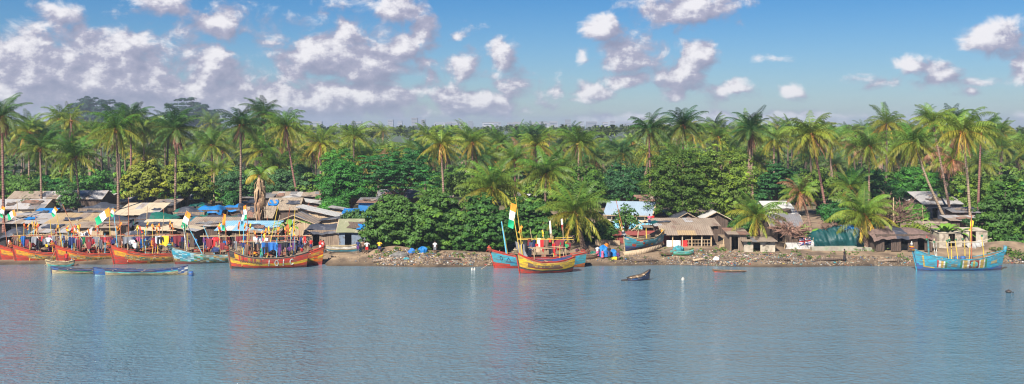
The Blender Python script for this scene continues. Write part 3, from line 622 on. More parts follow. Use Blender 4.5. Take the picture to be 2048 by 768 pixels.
tree(1125, 1210, 328, 400, 182, MG, 'mid green bush above the bluish tin house', 9, ncl=200)
tree(1195, 1300, 322, 400, 186, TG, 'bluish green tree left of the great spreading tree', 10, ncl=260)
tree(1284, 1420, 285, 445, 160, OG, 'great spreading tree, the half nearer the tin house', 11, ncl=560, nleaf=52, n=14, group=None)
tree(1370, 1512, 276, 448, 163, MG, 'great spreading tree, the taller half', 12, ncl=600, nleaf=52, n=14)
tree(1500, 1600, 322, 400, 182, (.03, .12, .03), 'fresh green tree behind the pale stepped roofs', 13, ncl=240, flat=.4)
tree(1585, 1690, 335, 410, 186, MG, 'green tree crossed by the slim leaning trunk', 14, ncl=220)
tree(1675, 1800, 340, 420, 188, (.02, .09, .03), 'dark green tree behind the bare brown tree', 15, ncl=260)
tree(1765, 1880, 335, 412, 192, BG, 'bright green tree behind the black tarpaulin house', 16, ncl=240)
tree(1865, 1990, 345, 440, 182, MG, 'green tree behind the tallest palm trunk', 17, ncl=260)
tree(1948, 2075, 345, 520, 147, (.045, .13, .022), 'large leafy tree at the right edge over the sand heap', 18, ncl=620, nleaf=54, n=16, ls=.4)
tree(1915, 1985, 440, 500, 150, (.035, .10, .025), 'rounded bush against the block wall', 19, ncl=130, name='bush', cat='bush', ls=.35)
tree(-30, 110, 350, 400, 200, MG, 'leafy bush behind the left roofs', 20, ncl=230)
tree(95, 200, 352, 402, 202, DG, 'dark bush under the wide grey-green palm', 21, ncl=180)
tree(1030, 1130, 352, 420, 170, MG, 'bush behind the big shore trees beside the bright palm', 22, ncl=180)
# the big glossy trees on the shore
SH = (.06, .155, .028)
tree(716, 860, 388, 500, 140.5, SH, 'big glossy shore tree, its end over the two standing people', 30, ncl=900, nleaf=56, ls=.36, n=14, hl=(1.7, 1.5, 1.0), clr=.55)
tree(800, 950, 380, 504, 139.5, SH, 'big glossy shore tree, its middle above the rubbish heap', 31, ncl=950, nleaf=56, ls=.36, n=14, hl=(1.7, 1.5, 1.0), clr=.55)
tree(895, 1024, 388, 507, 139, SH, 'big glossy shore tree right behind the bow of the blue and red boat', 32, ncl=900, nleaf=56, ls=.36, n=14, hl=(1.7, 1.5, 1.0), clr=.55)
tree(990, 1130, 398, 494, 142, SH, 'glossy shore tree behind the flag of the yellow and red boat', 33, ncl=800, nleaf=56, ls=.36, n=12, hl=(1.7, 1.5, 1.0), clr=.55)
tree(690, 745, 420, 462, 147, (.05, .12, .03), 'small bush beside the olive roof', 34, ncl=90, ls=.35, name='bush', cat='bush')
tree(1462, 1508, 430, 480, 150, DG, 'dark bush behind the yellow-green palm', 35, ncl=90, ls=.35, name='bush', cat='bush')
tree(1225, 1278, 405, 470, 148, (.06, .15, .03), 'thin light green tree in front of the bluish tin house', 36, ncl=60, ls=.32, nleaf=30)
tree(118, 160, 362, 420, 178, (.04, .13, .03), 'small leafy tree poking up between the left roofs', 37, ncl=60, ls=.34, nleaf=36)
tree(42, 62, 392, 420, 176, (.10, .15, .05), 'thin pale shrub on the left roofs', 38, ncl=24, ls=.25, nleaf=26, name='shrub', cat='bush')
# hazy giants beyond the palms
tree(130, 262, 192, 262, 900, (.020, .055, .028), 'huge hazy tree rising beyond the palms, left one of two', 40, ncl=420, nleaf=60, ls=2.1, clr=3.8, flat=.45, n=12)
tree(316, 446, 197, 268, 900, (.020, .055, .028), 'huge hazy tree rising beyond the palms, right one of two', 41, ncl=420, nleaf=60, ls=2.1, clr=3.8, flat=.45, n=12)
# thicket between huts and palms: individual bushes from three crowns
rb = random.Random(9); protoc = []
for k in range(3):
    V, C = foliage(100 + k, lobes_for(100 + k, 7, 5, 6), 110, 40, .5, (MG, DG, BG)[k], clr=.9); protoc.append((leafmesh('crown', V, C), limbs(k, 4, 6, r0=.15)))
BC = [(-10 + (k + .5) * 2070 / 64, rb.uniform(200, 212) if k % 2 else rb.uniform(220, 240), rb.randrange(3)) for k in range(64)]
BLAB = ordinals(BC, lambda c: ((c[2], c[1] > 215), ('mid green', 'dark green', 'bright green')[c[2]] + (' bush' if c[1] < 215 else ' bush deep') + ' in the thicket'))
for (u, Y, j) in BC:
    x = ux(u, Y); s = rb.uniform(.9, 1.3) if Y < 215 else rb.uniform(1.1, 1.5)
    part_ = 'left third' if u < 680 else 'middle third' if u < 1370 else 'right third'
    t = empty('bush', (x, Y, gz(x, Y) - .1), rb.uniform(0, 6.28), label=BLAB[(u, Y, j)], cat='bush', group=('mid green', 'dark green', 'bright green')[j] + ' bushes in the thicket, ' + part_)
    link('crown', protoc[j][0], t, scale=(s, s, s)); link('trunk', protoc[j][1], t, scale=(s, s, s))
# tangled low growth under the palms: a mass nobody could count
ru = random.Random(12); LBU = []
for k in range(230):
    Y = ru.uniform(244, 400); u = ru.uniform(-60, 2110); x = ux(u, Y); rx = ru.uniform(3, 6); LBU.append((x, Y, gz(x, Y) + ru.uniform(.5, 3.2), rx, rx, ru.uniform(2.2, 4.6)))
V, C = foliage(300, LBU, 4200, 22, 1.0, (.06, .13, .028), clr=1.5)
tag(link('undergrowth', leafmesh('undergrowth', V, C)), kind='stuff', label='tangled green undergrowth below the palm forest')
for k, (u0, u1, vt, vb, Y, c, lab) in enumerate([(1110, 1190, 428, 486, 147, MG, 'leafy bush right behind the broad low palm'), (1640, 1712, 402, 452, 158, DG, 'dark bush above the teal tarpaulin'), (1690, 1800, 400, 460, 156, MG, 'green bush behind the wide bare brown tree'),
      (1806, 1850, 408, 446, 163, BG, 'bright bush at the left end of the block wall'), (1478, 1556, 404, 446, 164, BG, 'bright bush behind the yellow-green palm'), (1185, 1230, 440, 486, 146, (.06, .15, .03), 'small bush at the left corner of the bluish tin house'),
      (1420, 1470, 408, 446, 166, MG, 'bush behind the hut with white roof edges'), (1640, 1680, 462, 500, 143, OG, 'low shrub in front of the teal tarpaulin'), (640, 700, 396, 424, 178, BG, 'low bright bush behind the bright white roof'), (1800, 1850, 446, 482, 143, OG, 'low shrub over the brushwood roof'),
      (1990, 2060, 470, 520, 141, (.05, .14, .025), 'low bush at the foot of the right edge tree'), (445, 478, 382, 412, 190, DG, 'small dark bush beside the thick post'), (1010, 1060, 398, 440, 158, OG, 'olive bush beside the white house between the palms')]):
    tree(u0, u1, vt, vb, Y, c, lab, 60 + k, ncl=int((u1 - u0) * 1.6), ls=.36, name='bush', cat='bush')
# bare brown trees
def bare_tree(u, vt, Y, w, label, seed, col=(.20, .12, .09), n=46, name='bare_tree', fan=False, h=None, lean=0):
    r = random.Random(seed); x = ux(u, Y); g = gz(x, Y); zt = vz(vt, Y) - g; b = MB(); m = mat('twig_%d' % seed, col, .95, .3, 2); tw = MB()
    t = empty(name, (x, Y, g), label=label, cat='tree' if not fan else 'shrub')
    b.tube([(0, 0, -.2), (lean * .4, 0, zt * .4), (lean, 0, zt * .7)], [.2, .15, .06], m, 6); b.build('trunk', t, smooth=True)
    for k in range(n):
        z = zt * r.uniform(.15 if fan else .35, .7); a = r.uniform(0, 6.28); l = w / 2 * r.uniform(.5, 1); e = r.uniform(.1, .8) if not fan else r.uniform(.7, 1.4)
        p0 = Vector((lean * z / zt / .7, 0, z)); d = Vector((cos(a) * cos(e), sin(a) * cos(e), sin(e))); p1 = p0 + d * l * .5; p2 = p1 + (d + Vector((r.uniform(-.4, .4), r.uniform(-.4, .4), r.uniform(-.4, .2)))).normalized() * l * .5
        tw.tube([p0, p1, p2], [.08, .05, .03], m, 3, False)
        for q in range(9):
            s = r.uniform(.3, 1); pp = p0.lerp(p1, s * 2) if s < .5 else p1.lerp(p2, s * 2 - 1); dd = (d + Vector((r.uniform(-1, 1), r.uniform(-1, 1), r.uniform(-.8, .8)))).normalized()
            tw.tube([pp, pp + dd * r.uniform(.5, 1.1)], [.045, .02], m, 3, False)
    tw.build('branches', t)
    return t
bare_tree(1790, 392, 148, 8.5, 'wide bare brown tree in front of the block wall', 1, n=60)
bare_tree(1655, 440, 143, 3.2, 'thin leafless tree in front of the teal tarpaulin', 2, n=22, lean=.3)
bare_tree(1612, 440, 139.5, 5.5, 'fallen brown tree leaning over the shore by the small hut', 3, (.26, .15, .11), n=40, lean=-2.6)
bare_tree(704, 372, 186, 3.6, 'reddish dry shrub behind the blue wall', 4, (.34, .17, .13), n=70, fan=True)
# banana plants
def banana(u, v, Y, s, label, seed):
    r = random.Random(seed); x = ux(u, Y); g = gz(x, Y); t = empty('banana_plant', (x, Y, g), label=label, cat='plant'); b = MB(); m = mat('banana_leaf', (.13, .25, .03), .5, .2, 2); zc = max(.5, vz(v, Y) - g)
    for k in range(11):
        a = r.uniform(0, 6.28); e0 = r.uniform(.6, 1.45); L = s * r.uniform(.8, 1.15); w = .28 * s / 2
        def fn(p, q, a=a, e0=e0, L=L, w=w):
            e = e0 - 1.5 * p * p; rr = L * p * cos(e0 - .6 * p); z = L * (p * sin(e0) - .55 * p * p * p); ww = w * sin(pi * min(1, p * .93 + .05)) * (q - .5) * 2
            return (cos(a) * rr - sin(a) * ww, sin(a) * rr + cos(a) * ww, z + zc - abs(q - .5) * .12)
        b.grid(fn, 8, 2, m)
    b.build('leaves', t); c = MB(); c.tube([(0, 0, -.1), (.05, 0, zc)], [.16, .1], mat('banana_stem', (.22, .22, .08), .8, .2, 2), 6); c.build('stem', t)
banana(1600, 470, 144, 2.6, 'banana plant beside the white flagged sheet', 1); banana(1622, 474, 145, 2.2, 'smaller banana plant by the thin bent palm trunk', 2)
banana(1890, 470, 141, 3.0, 'bright banana plant behind the cabin frame of the turquoise boat', 3); banana(1915, 474, 142, 2.4, 'lower banana plant behind the mast of the turquoise boat', 4)
banana(578, 462, 141, 2.8, 'tall leafy plant behind the orange boat with white marks', 5)
banana(1845, 452, 160, 2.4, 'banana plant growing along the block wall', 6)
# ------------------------------------------------------------------ huts
rh = random.Random(31)
def slab(b, p00, p10, p11, p01, th, m):
    """a sheet with thickness; corners run round"""
    T = [Vector(p) for p in (p00, p10, p11, p01)]; n = (T[1] - T[0]).cross(T[3] - T[0]).normalized()
    if n.z < 0: n = -n
    B = [p - n * th for p in T]; b.poly(T, m); b.poly(B[::-1], m)
    for i in range(4): b.poly([T[i], B[i], B[(i + 1) % 4], T[(i + 1) % 4]], m)
def sheets(b, A, B_, C, D, mats, w=1.1, rows=2, lift=.05, th=.03):
    """roof slope between eave A-B and ridge D-C laid as overlapping sheets"""
    A, B_, C, D = map(Vector, (A, B_, C, D)); n = max(1, int((B_ - A).length / w))
    for i in range(n):
        for j in range(rows):
            s0, s1 = max(0, i / n - .006), min(1, (i + 1) / n + .006); t0, t1 = max(-.02, j / rows - .03), (j + 1) / rows
            P = lambda s, t: A.lerp(B_, s).lerp(D.lerp(C, s), t)
            z = Vector((0, 0, rh.uniform(0, lift) + j * -.01 + (i % 2) * .012)); q = rh.uniform(-.05, .05)
            m = mats[0] if rh.random() < .74 else rh.choice(mats)
            slab(b, P(s0, t0 + q * .3) + z, P(s1, t0 - q * .3) + z, P(s1, t1) + z * .6, P(s0, t1) + z * .6, th, m)
def prism(b, tri, dy, m):
    a = [Vector(p) for p in tri]; c = [p + Vector(dy) for p in a]; b.poly(a, m); b.poly(c[::-1], m)
    for i in range(len(a)): b.poly([a[i], c[i], c[(i + 1) % len(a)], a[(i + 1) % len(a)]], m)
def hut(u0, u1, ve, wh, dep, kind, rise, rmats, wmat, label, rz=0, over=.35, doors=(.3,), name='hut', Y=None, sag=.0, posts=False, cat='hut', weights=0, group=None):
    uc = (u0 + u1) / 2
    if Y is None:
        Y = 170.
        for _ in range(20): Y = F * (H - gz(ux(uc, Y), Y) - wh) / (ve - VH)
    x = ux(uc, Y); g = gz(x, Y + dep / 2); w = (u1 - u0) * Y / F / max(.5, cos(rz))
    t = empty(name, (x, Y, g - .05), rz, label=label, cat=cat, group=group); hw = w / 2
    b = MB(); wt = .08; ww = hw - over
    if not posts:
        seg = []; last = -ww; dw = .9
        for d in doors:
            c = -ww + 2 * ww * d; seg.append((last, c - dw / 2)); last = c + dw / 2
            if wh > 2.0: b.box((c, over, (wh + 1.9) / 2 + .02), (dw, wt * .8, wh - 1.9), wmat)
        seg.append((last, ww))
        for (a, c) in seg:
            if c - a > .1: b.box(((a + c) / 2, over, wh / 2), (c - a, wt, wh), wmat)
        for s in (-1, 1): b.box((s * (ww - wt / 2), over + (dep - 2 * over) / 2 + wt * .6, wh / 2), (wt, dep - 2 * over - wt, wh), wmat)
        b.box((0, dep - over + .05, wh / 2), (2 * ww - .2, wt, wh), wmat)
    else:
        pb = MB()
        for k in range(posts + 1):
            for yy in (over, dep - over): pb.tube([(-ww + 2 * ww * k / posts, yy, 0), (-ww + 2 * ww * k / posts + rh.uniform(-.05, .05), yy, wh + (rise * (yy > dep / 2) if kind == 'mono' else 0))], .08, POLE, 5)
        pb.build('posts', t); b.box((0, dep - over + .1, wh / 2), (2 * ww - .2, wt, wh), wmat)
    r_ = MB(); hz = wh
    if kind == 'gable_x':
        ri = dep / 2; sheets(r_, (-hw, 0, hz), (hw, 0, hz), (hw, ri, hz + rise), (-hw, ri, hz + rise), rmats); sheets(r_, (-hw, dep, hz), (hw, dep, hz), (hw, ri, hz + rise), (-hw, ri, hz + rise), rmats)
        for s in (-1, 1): prism(b, [(s * (ww - .1), over + .1, hz - .02), (s * (ww - .1), dep - over - .1, hz - .02), (s * (ww - .1), ri, hz + rise * .86)], (s * .06, 0, 0), wmat)
        fr = MB()
        for s in (-1, 1):
            fr = MB(); fr.tube([(s * hw, -.05, hz - .06), (s * hw, ri, hz + rise - .04), (s * hw, dep + .05, hz - .06)], .06, WOOD_T, 4); fr.build('bargeboard', t)
    elif kind == 'gable_y':
        sheets(r_, (-hw, 0, hz), (-hw, dep, hz), (0, dep, hz + rise), (0, 0, hz + rise), rmats); sheets(r_, (hw, 0, hz), (hw, dep, hz), (0, dep, hz + rise), (0, 0, hz + rise), rmats)
        prism(b, [(-ww + .1, over, hz - .02), (ww - .1, over, hz - .02), (0, over, hz + rise * .86)], (0, .06, 0), wmat)
        fr = MB(); fr.tube([(-hw, -.04, hz - .05), (0, -.04, hz + rise - .05), (hw, -.04, hz - .05)], .06, WOOD_T, 4); fr.build('bargeboard', t)
    elif kind == 'mono':
        sheets(r_, (-hw, 0, hz), (hw, 0, hz), (hw, dep, hz + rise), (-hw, dep, hz + rise), rmats)
        for s in (-1, 1): prism(b, [(s * (ww - .1), over + .2, hz), (s * (ww - .1), dep - over, hz), (s * (ww - .1), dep - over, hz + rise * .85)], (s * .06, 0, 0), wmat)
    elif kind == 'side':      # slopes down to the right (rise>0) or to the left
        a, c = (max(rise, 0), max(-rise, 0)); sheets(r_, (-hw, 0, hz + a), (hw, 0, hz + c), (hw, dep, hz + c), (-hw, dep, hz + a), rmats, rows=2)
        prism(b, [(-ww, over, hz - .02), (ww, over, hz - .02), (ww, over, hz + c * .85 - .05 + .06), (-ww, over, hz + a * .85)], (0, .06, 0), wmat)
    elif kind == 'tarp':
        m = rmats[0]; ph = rh.uniform(0, 6); pk = [(rh.uniform(.15, .85), rh.uniform(.2, .8)) for _ in range(4)]
        def fn(p, q):
            px = (p - .5) * w; py = q * dep; e = min(p, 1 - p) * 8; f = min(1, q * 6)
            z = hz + .6 * rise * sin(pi * min(1, q * .7 + .1)) + sum(.24 * exp(-(((p - a) * 5) ** 2 + ((q - c) * 3) ** 2)) for a, c in pk) - .25
            z -= (1 - f) * .5 + max(0, 1 - e) * .45; z += .07 * sin(px * 2.3 + ph) + .05 * sin(px * 5.1 + py * 3 + ph)
            return (px + .1 * sin(py * 2), py - .05 * sin(px * 3), z)
        r_.grid(fn, max(12, int(w * 3)), 10, lambda i, j: rmats[0] if (len(rmats) < 2 or sin(i * .37 + ph) < .55) else rmats[1])
        r_.build('roof', t, smooth=True); r_ = None
    if r_:
        for k in range(weights):
            px = rh.uniform(-hw * .8, hw * .8); py = rh.uniform(.15, .42) * dep; zz = hz + (rise * py / (dep / 2) if kind == 'gable_x' else rise * py / dep if kind == 'mono' else 0)
            if rh.random() < .5: r_.box((px, py, zz + .12), (rh.uniform(1, 2.2), .1, .06), WOOD, rz=rh.uniform(-.6, .6))
            else: r_.box((px, py, zz + .14), (.3, .25, .16), CONC, rz=rh.uniform(0, 3))
        r_.build('roof', t)
    if kind in ('gable_x', 'mono') and rise > .3 and w > 3:
        for k in range(rh.randint(1, 3)):
            cx = rh.uniform(-hw * .75, hw * .75); cy = rh.uniform(.22, .7) * (dep / 2 if kind == 'gable_x' else dep); sl = rise / (dep / 2 if kind == 'gable_x' else dep); a_, c_ = rh.uniform(.5, 1.4), rh.uniform(.4, .9); ph = rh.uniform(0, 6)
            m_ = rh.choice([TARP_K, TARP_K, TIN_G, RUST, WOOD_D, TIN_T, TARP_B if rh.random() < .3 else TARP_K]); q = MB()
            q.grid(lambda a, c: (cx + (a - .5) * 2 * a_ * (1 + .15 * sin(c * 5 + ph)), cy + (c - .5) * 2 * c_ + .12 * sin(a * 6 + ph), hz + sl * (cy + (c - .5) * 2 * c_) + .13 + .04 * sin(a * 9 + c * 7)), 6, 5, m_); q.build('patch', t, smooth=True)
    b.build('walls', t)
    return t
PL = [TIN_L, TIN_G, TIN_T]; GR = [TIN_G, TIN_L, RUST]; TN = [TIN_T, TIN_L, TIN_G]; OC = [TIN_O, TIN_T, TIN_O]; WH = [TIN_W, TIN_W, TIN_L]; DK = [TARP_K, TARP_K]; TH = [THATCH, THATCH]
# far left rows
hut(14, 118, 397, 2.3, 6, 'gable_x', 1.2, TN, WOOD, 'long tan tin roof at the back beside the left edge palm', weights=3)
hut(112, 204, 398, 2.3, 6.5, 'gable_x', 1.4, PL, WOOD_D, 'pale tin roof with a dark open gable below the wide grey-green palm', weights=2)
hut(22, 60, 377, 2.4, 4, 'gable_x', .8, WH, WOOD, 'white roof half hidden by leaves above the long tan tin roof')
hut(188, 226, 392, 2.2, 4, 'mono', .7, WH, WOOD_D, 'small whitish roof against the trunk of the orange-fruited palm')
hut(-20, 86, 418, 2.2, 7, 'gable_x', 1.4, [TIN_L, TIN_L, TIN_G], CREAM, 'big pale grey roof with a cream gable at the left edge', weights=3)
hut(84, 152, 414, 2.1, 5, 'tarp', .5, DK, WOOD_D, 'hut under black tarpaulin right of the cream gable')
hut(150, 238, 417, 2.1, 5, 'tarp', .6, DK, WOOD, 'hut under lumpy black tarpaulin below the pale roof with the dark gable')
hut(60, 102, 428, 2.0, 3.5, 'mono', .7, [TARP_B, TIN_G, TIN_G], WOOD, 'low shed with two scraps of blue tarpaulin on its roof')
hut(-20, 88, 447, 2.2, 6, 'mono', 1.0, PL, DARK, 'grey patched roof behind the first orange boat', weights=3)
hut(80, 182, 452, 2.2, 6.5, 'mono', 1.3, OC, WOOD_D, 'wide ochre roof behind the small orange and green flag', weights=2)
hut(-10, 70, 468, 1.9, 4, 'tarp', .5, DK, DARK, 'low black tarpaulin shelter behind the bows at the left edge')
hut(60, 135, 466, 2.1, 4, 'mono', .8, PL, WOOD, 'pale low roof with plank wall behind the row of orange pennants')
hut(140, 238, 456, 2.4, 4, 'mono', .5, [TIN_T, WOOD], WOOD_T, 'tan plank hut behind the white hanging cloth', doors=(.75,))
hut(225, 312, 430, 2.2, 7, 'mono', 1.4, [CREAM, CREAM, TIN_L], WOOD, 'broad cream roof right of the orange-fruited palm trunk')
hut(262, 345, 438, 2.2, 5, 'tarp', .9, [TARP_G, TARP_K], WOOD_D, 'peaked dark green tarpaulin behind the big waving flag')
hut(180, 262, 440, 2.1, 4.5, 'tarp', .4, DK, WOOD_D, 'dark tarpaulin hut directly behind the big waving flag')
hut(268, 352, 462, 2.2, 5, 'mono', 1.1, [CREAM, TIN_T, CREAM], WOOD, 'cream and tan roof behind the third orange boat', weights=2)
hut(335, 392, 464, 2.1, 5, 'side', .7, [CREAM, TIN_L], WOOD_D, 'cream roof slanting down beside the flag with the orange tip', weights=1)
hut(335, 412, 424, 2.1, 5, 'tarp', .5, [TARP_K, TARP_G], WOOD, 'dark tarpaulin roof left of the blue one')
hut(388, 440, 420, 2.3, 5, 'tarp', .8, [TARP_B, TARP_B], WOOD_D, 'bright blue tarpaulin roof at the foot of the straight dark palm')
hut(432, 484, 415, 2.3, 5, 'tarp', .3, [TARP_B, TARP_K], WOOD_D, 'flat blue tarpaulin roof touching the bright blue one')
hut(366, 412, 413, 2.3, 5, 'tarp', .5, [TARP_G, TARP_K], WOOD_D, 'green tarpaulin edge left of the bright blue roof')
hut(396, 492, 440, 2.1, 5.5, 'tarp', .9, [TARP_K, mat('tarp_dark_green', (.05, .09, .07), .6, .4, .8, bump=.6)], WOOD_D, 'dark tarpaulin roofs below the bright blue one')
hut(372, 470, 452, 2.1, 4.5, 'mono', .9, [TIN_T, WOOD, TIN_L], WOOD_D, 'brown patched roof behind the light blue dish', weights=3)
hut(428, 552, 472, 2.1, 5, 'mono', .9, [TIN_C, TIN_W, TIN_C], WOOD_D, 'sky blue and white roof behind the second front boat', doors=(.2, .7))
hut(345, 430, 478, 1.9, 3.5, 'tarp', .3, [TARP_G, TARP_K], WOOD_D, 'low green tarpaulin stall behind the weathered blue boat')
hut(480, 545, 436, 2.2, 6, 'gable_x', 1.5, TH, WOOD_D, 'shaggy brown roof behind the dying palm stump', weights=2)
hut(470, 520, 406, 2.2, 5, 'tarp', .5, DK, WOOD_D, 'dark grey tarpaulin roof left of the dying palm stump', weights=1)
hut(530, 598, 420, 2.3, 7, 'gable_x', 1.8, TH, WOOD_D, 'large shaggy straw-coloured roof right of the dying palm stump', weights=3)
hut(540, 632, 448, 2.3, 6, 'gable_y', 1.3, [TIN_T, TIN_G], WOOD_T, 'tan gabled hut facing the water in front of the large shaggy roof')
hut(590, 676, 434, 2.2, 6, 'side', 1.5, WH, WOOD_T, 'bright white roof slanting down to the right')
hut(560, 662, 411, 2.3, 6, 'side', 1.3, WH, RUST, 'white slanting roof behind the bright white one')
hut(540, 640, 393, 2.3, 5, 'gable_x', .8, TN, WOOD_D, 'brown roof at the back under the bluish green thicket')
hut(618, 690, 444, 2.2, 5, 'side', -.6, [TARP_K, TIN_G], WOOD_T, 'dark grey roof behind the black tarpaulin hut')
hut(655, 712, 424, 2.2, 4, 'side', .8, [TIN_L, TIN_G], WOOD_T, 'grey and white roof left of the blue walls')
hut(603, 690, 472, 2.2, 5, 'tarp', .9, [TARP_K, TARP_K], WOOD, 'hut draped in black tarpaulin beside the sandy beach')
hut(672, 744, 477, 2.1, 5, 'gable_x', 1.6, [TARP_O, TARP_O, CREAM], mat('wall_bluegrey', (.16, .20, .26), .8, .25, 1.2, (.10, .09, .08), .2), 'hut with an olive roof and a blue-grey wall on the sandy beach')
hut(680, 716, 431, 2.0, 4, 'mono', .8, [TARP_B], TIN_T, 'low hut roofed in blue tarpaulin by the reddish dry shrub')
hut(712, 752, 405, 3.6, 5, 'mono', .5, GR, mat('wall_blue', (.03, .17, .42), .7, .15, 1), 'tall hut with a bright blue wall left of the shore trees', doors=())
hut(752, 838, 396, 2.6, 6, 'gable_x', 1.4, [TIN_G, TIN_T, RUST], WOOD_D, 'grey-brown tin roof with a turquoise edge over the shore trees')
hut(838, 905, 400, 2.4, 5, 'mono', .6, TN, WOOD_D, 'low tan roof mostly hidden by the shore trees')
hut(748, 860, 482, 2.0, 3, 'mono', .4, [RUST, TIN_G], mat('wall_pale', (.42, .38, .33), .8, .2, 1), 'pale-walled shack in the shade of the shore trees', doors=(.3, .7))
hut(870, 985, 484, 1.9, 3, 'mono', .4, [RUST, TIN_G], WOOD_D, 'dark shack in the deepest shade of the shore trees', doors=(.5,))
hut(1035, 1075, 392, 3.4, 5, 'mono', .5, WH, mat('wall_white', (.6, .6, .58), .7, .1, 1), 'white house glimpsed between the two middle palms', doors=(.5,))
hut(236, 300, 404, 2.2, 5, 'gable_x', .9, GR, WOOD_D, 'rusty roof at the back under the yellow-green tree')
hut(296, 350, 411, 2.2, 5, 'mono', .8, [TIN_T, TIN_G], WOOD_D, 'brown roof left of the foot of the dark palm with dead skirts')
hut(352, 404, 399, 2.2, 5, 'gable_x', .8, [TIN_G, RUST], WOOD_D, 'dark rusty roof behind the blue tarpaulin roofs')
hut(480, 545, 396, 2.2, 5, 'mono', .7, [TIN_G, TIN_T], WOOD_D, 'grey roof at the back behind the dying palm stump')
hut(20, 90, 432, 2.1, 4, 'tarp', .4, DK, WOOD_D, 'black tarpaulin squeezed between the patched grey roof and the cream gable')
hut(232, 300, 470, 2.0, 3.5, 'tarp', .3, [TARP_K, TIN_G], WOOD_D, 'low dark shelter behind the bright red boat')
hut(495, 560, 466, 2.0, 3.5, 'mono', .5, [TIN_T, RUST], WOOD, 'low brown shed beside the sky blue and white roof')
# bluish tin house with balcony
def tin_house():
    Y = 158; x = ux(1255, Y); g = gz(x, Y); zE = vz(430, Y) - g; zR = vz(402, Y + 4) - g; hw = 50 * Y / F; dep = 7.
    t = empty('tin_house', (x, Y, g), radians(-17), label='house with a bluish tin roof, cream gable and blue balcony', cat='house')
    cw = mat('house_cream', (.62, .52, .38), .8, .1, 1, (.4, .32, .24), .15); b = MB()
    b.box((0, dep / 2, zE / 2), (2 * hw - 1, dep - 1, zE), cw)
    for s in (-1, 1): prism(b, [(s * (hw - .55), .5, zE - .02), (s * (hw - .55), dep - .5, zE - .02), (s * (hw - .55), dep / 2, zR - .3)], (s * .05, 0, 0), cw)
    b.build('walls', t); r_ = MB()
    sheets(r_, (-hw, 0, zE), (hw, 0, zE), (hw, dep / 2, zR), (-hw, dep / 2, zR), [TIN_B], lift=.02); sheets(r_, (-hw, dep, zE), (hw, dep, zE), (hw, dep / 2, zR), (-hw, dep / 2, zR), [TIN_B], lift=.02); r_.build('roof', t)
    f = MB(); f.tube([(hw + .05, -.1, zE - .1), (hw + .05, dep / 2, zR - .05), (hw + .05, dep + .1, zE - .1)], .13, WOOD_T, 4); f.tube([(-hw, -.06, zE - .1), (hw, -.06, zE - .1)], .1, WOOD_T, 4)
    for k in range(5): f.tube([(hw - .5, dep * (k + .5) / 5, zE), (hw - .5, dep * (k + .5) / 5, 0)], .06, WOOD, 4)
    f.build('bargeboard', t)
    bl = mat('balcony_blue', (.14, .42, .58), .6, .15, 2, (.5, .55, .55), .2); q = MB(); q.box((.4, -.35, zE - 1.5), (2 * hw, .12, 1.05), bl); q.box((hw + .55, dep * .3, zE - 1.5), (.12, dep * .7, 1.05), bl)
    q.box((.4, .3, zE - 2.1), (2 * hw + .4, 1.5, .15), WOOD)
    for k in range(7): q.tube([(-hw + .2 + k * (2 * hw) / 6, -.4, 0), (-hw + .2 + k * 2 * hw / 6, -.4, zE - .3)], .07, WOOD_T, 5)
    q.build('balcony', t)
    for k in range(2):
        w_ = MB(); w_.box((-2.2 + k * 3.4, .46, zE - .8), (1.0, .08, .9), PAINT['pale']); w_.box((-2.2 + k * 3.4, .42, zE - .8), (.8, .06, .7), DARK); w_.build('window', t)
tin_house()
hut(1280, 1322, 402, 3., 5, 'gable_x', .9, [RUST, TIN_G], CREAM, 'brown roof peeping over the bluish tin house')
hut(1225, 1345, 470, 1.2, 3, 'mono', .3, [mat('red_plank', (.24, .06, .05), .85, .2, 2)], mat('red_plank', (.24, .06, .05), .85, .2, 2), 'low dark red plank shed behind the boat hauled ashore', doors=())
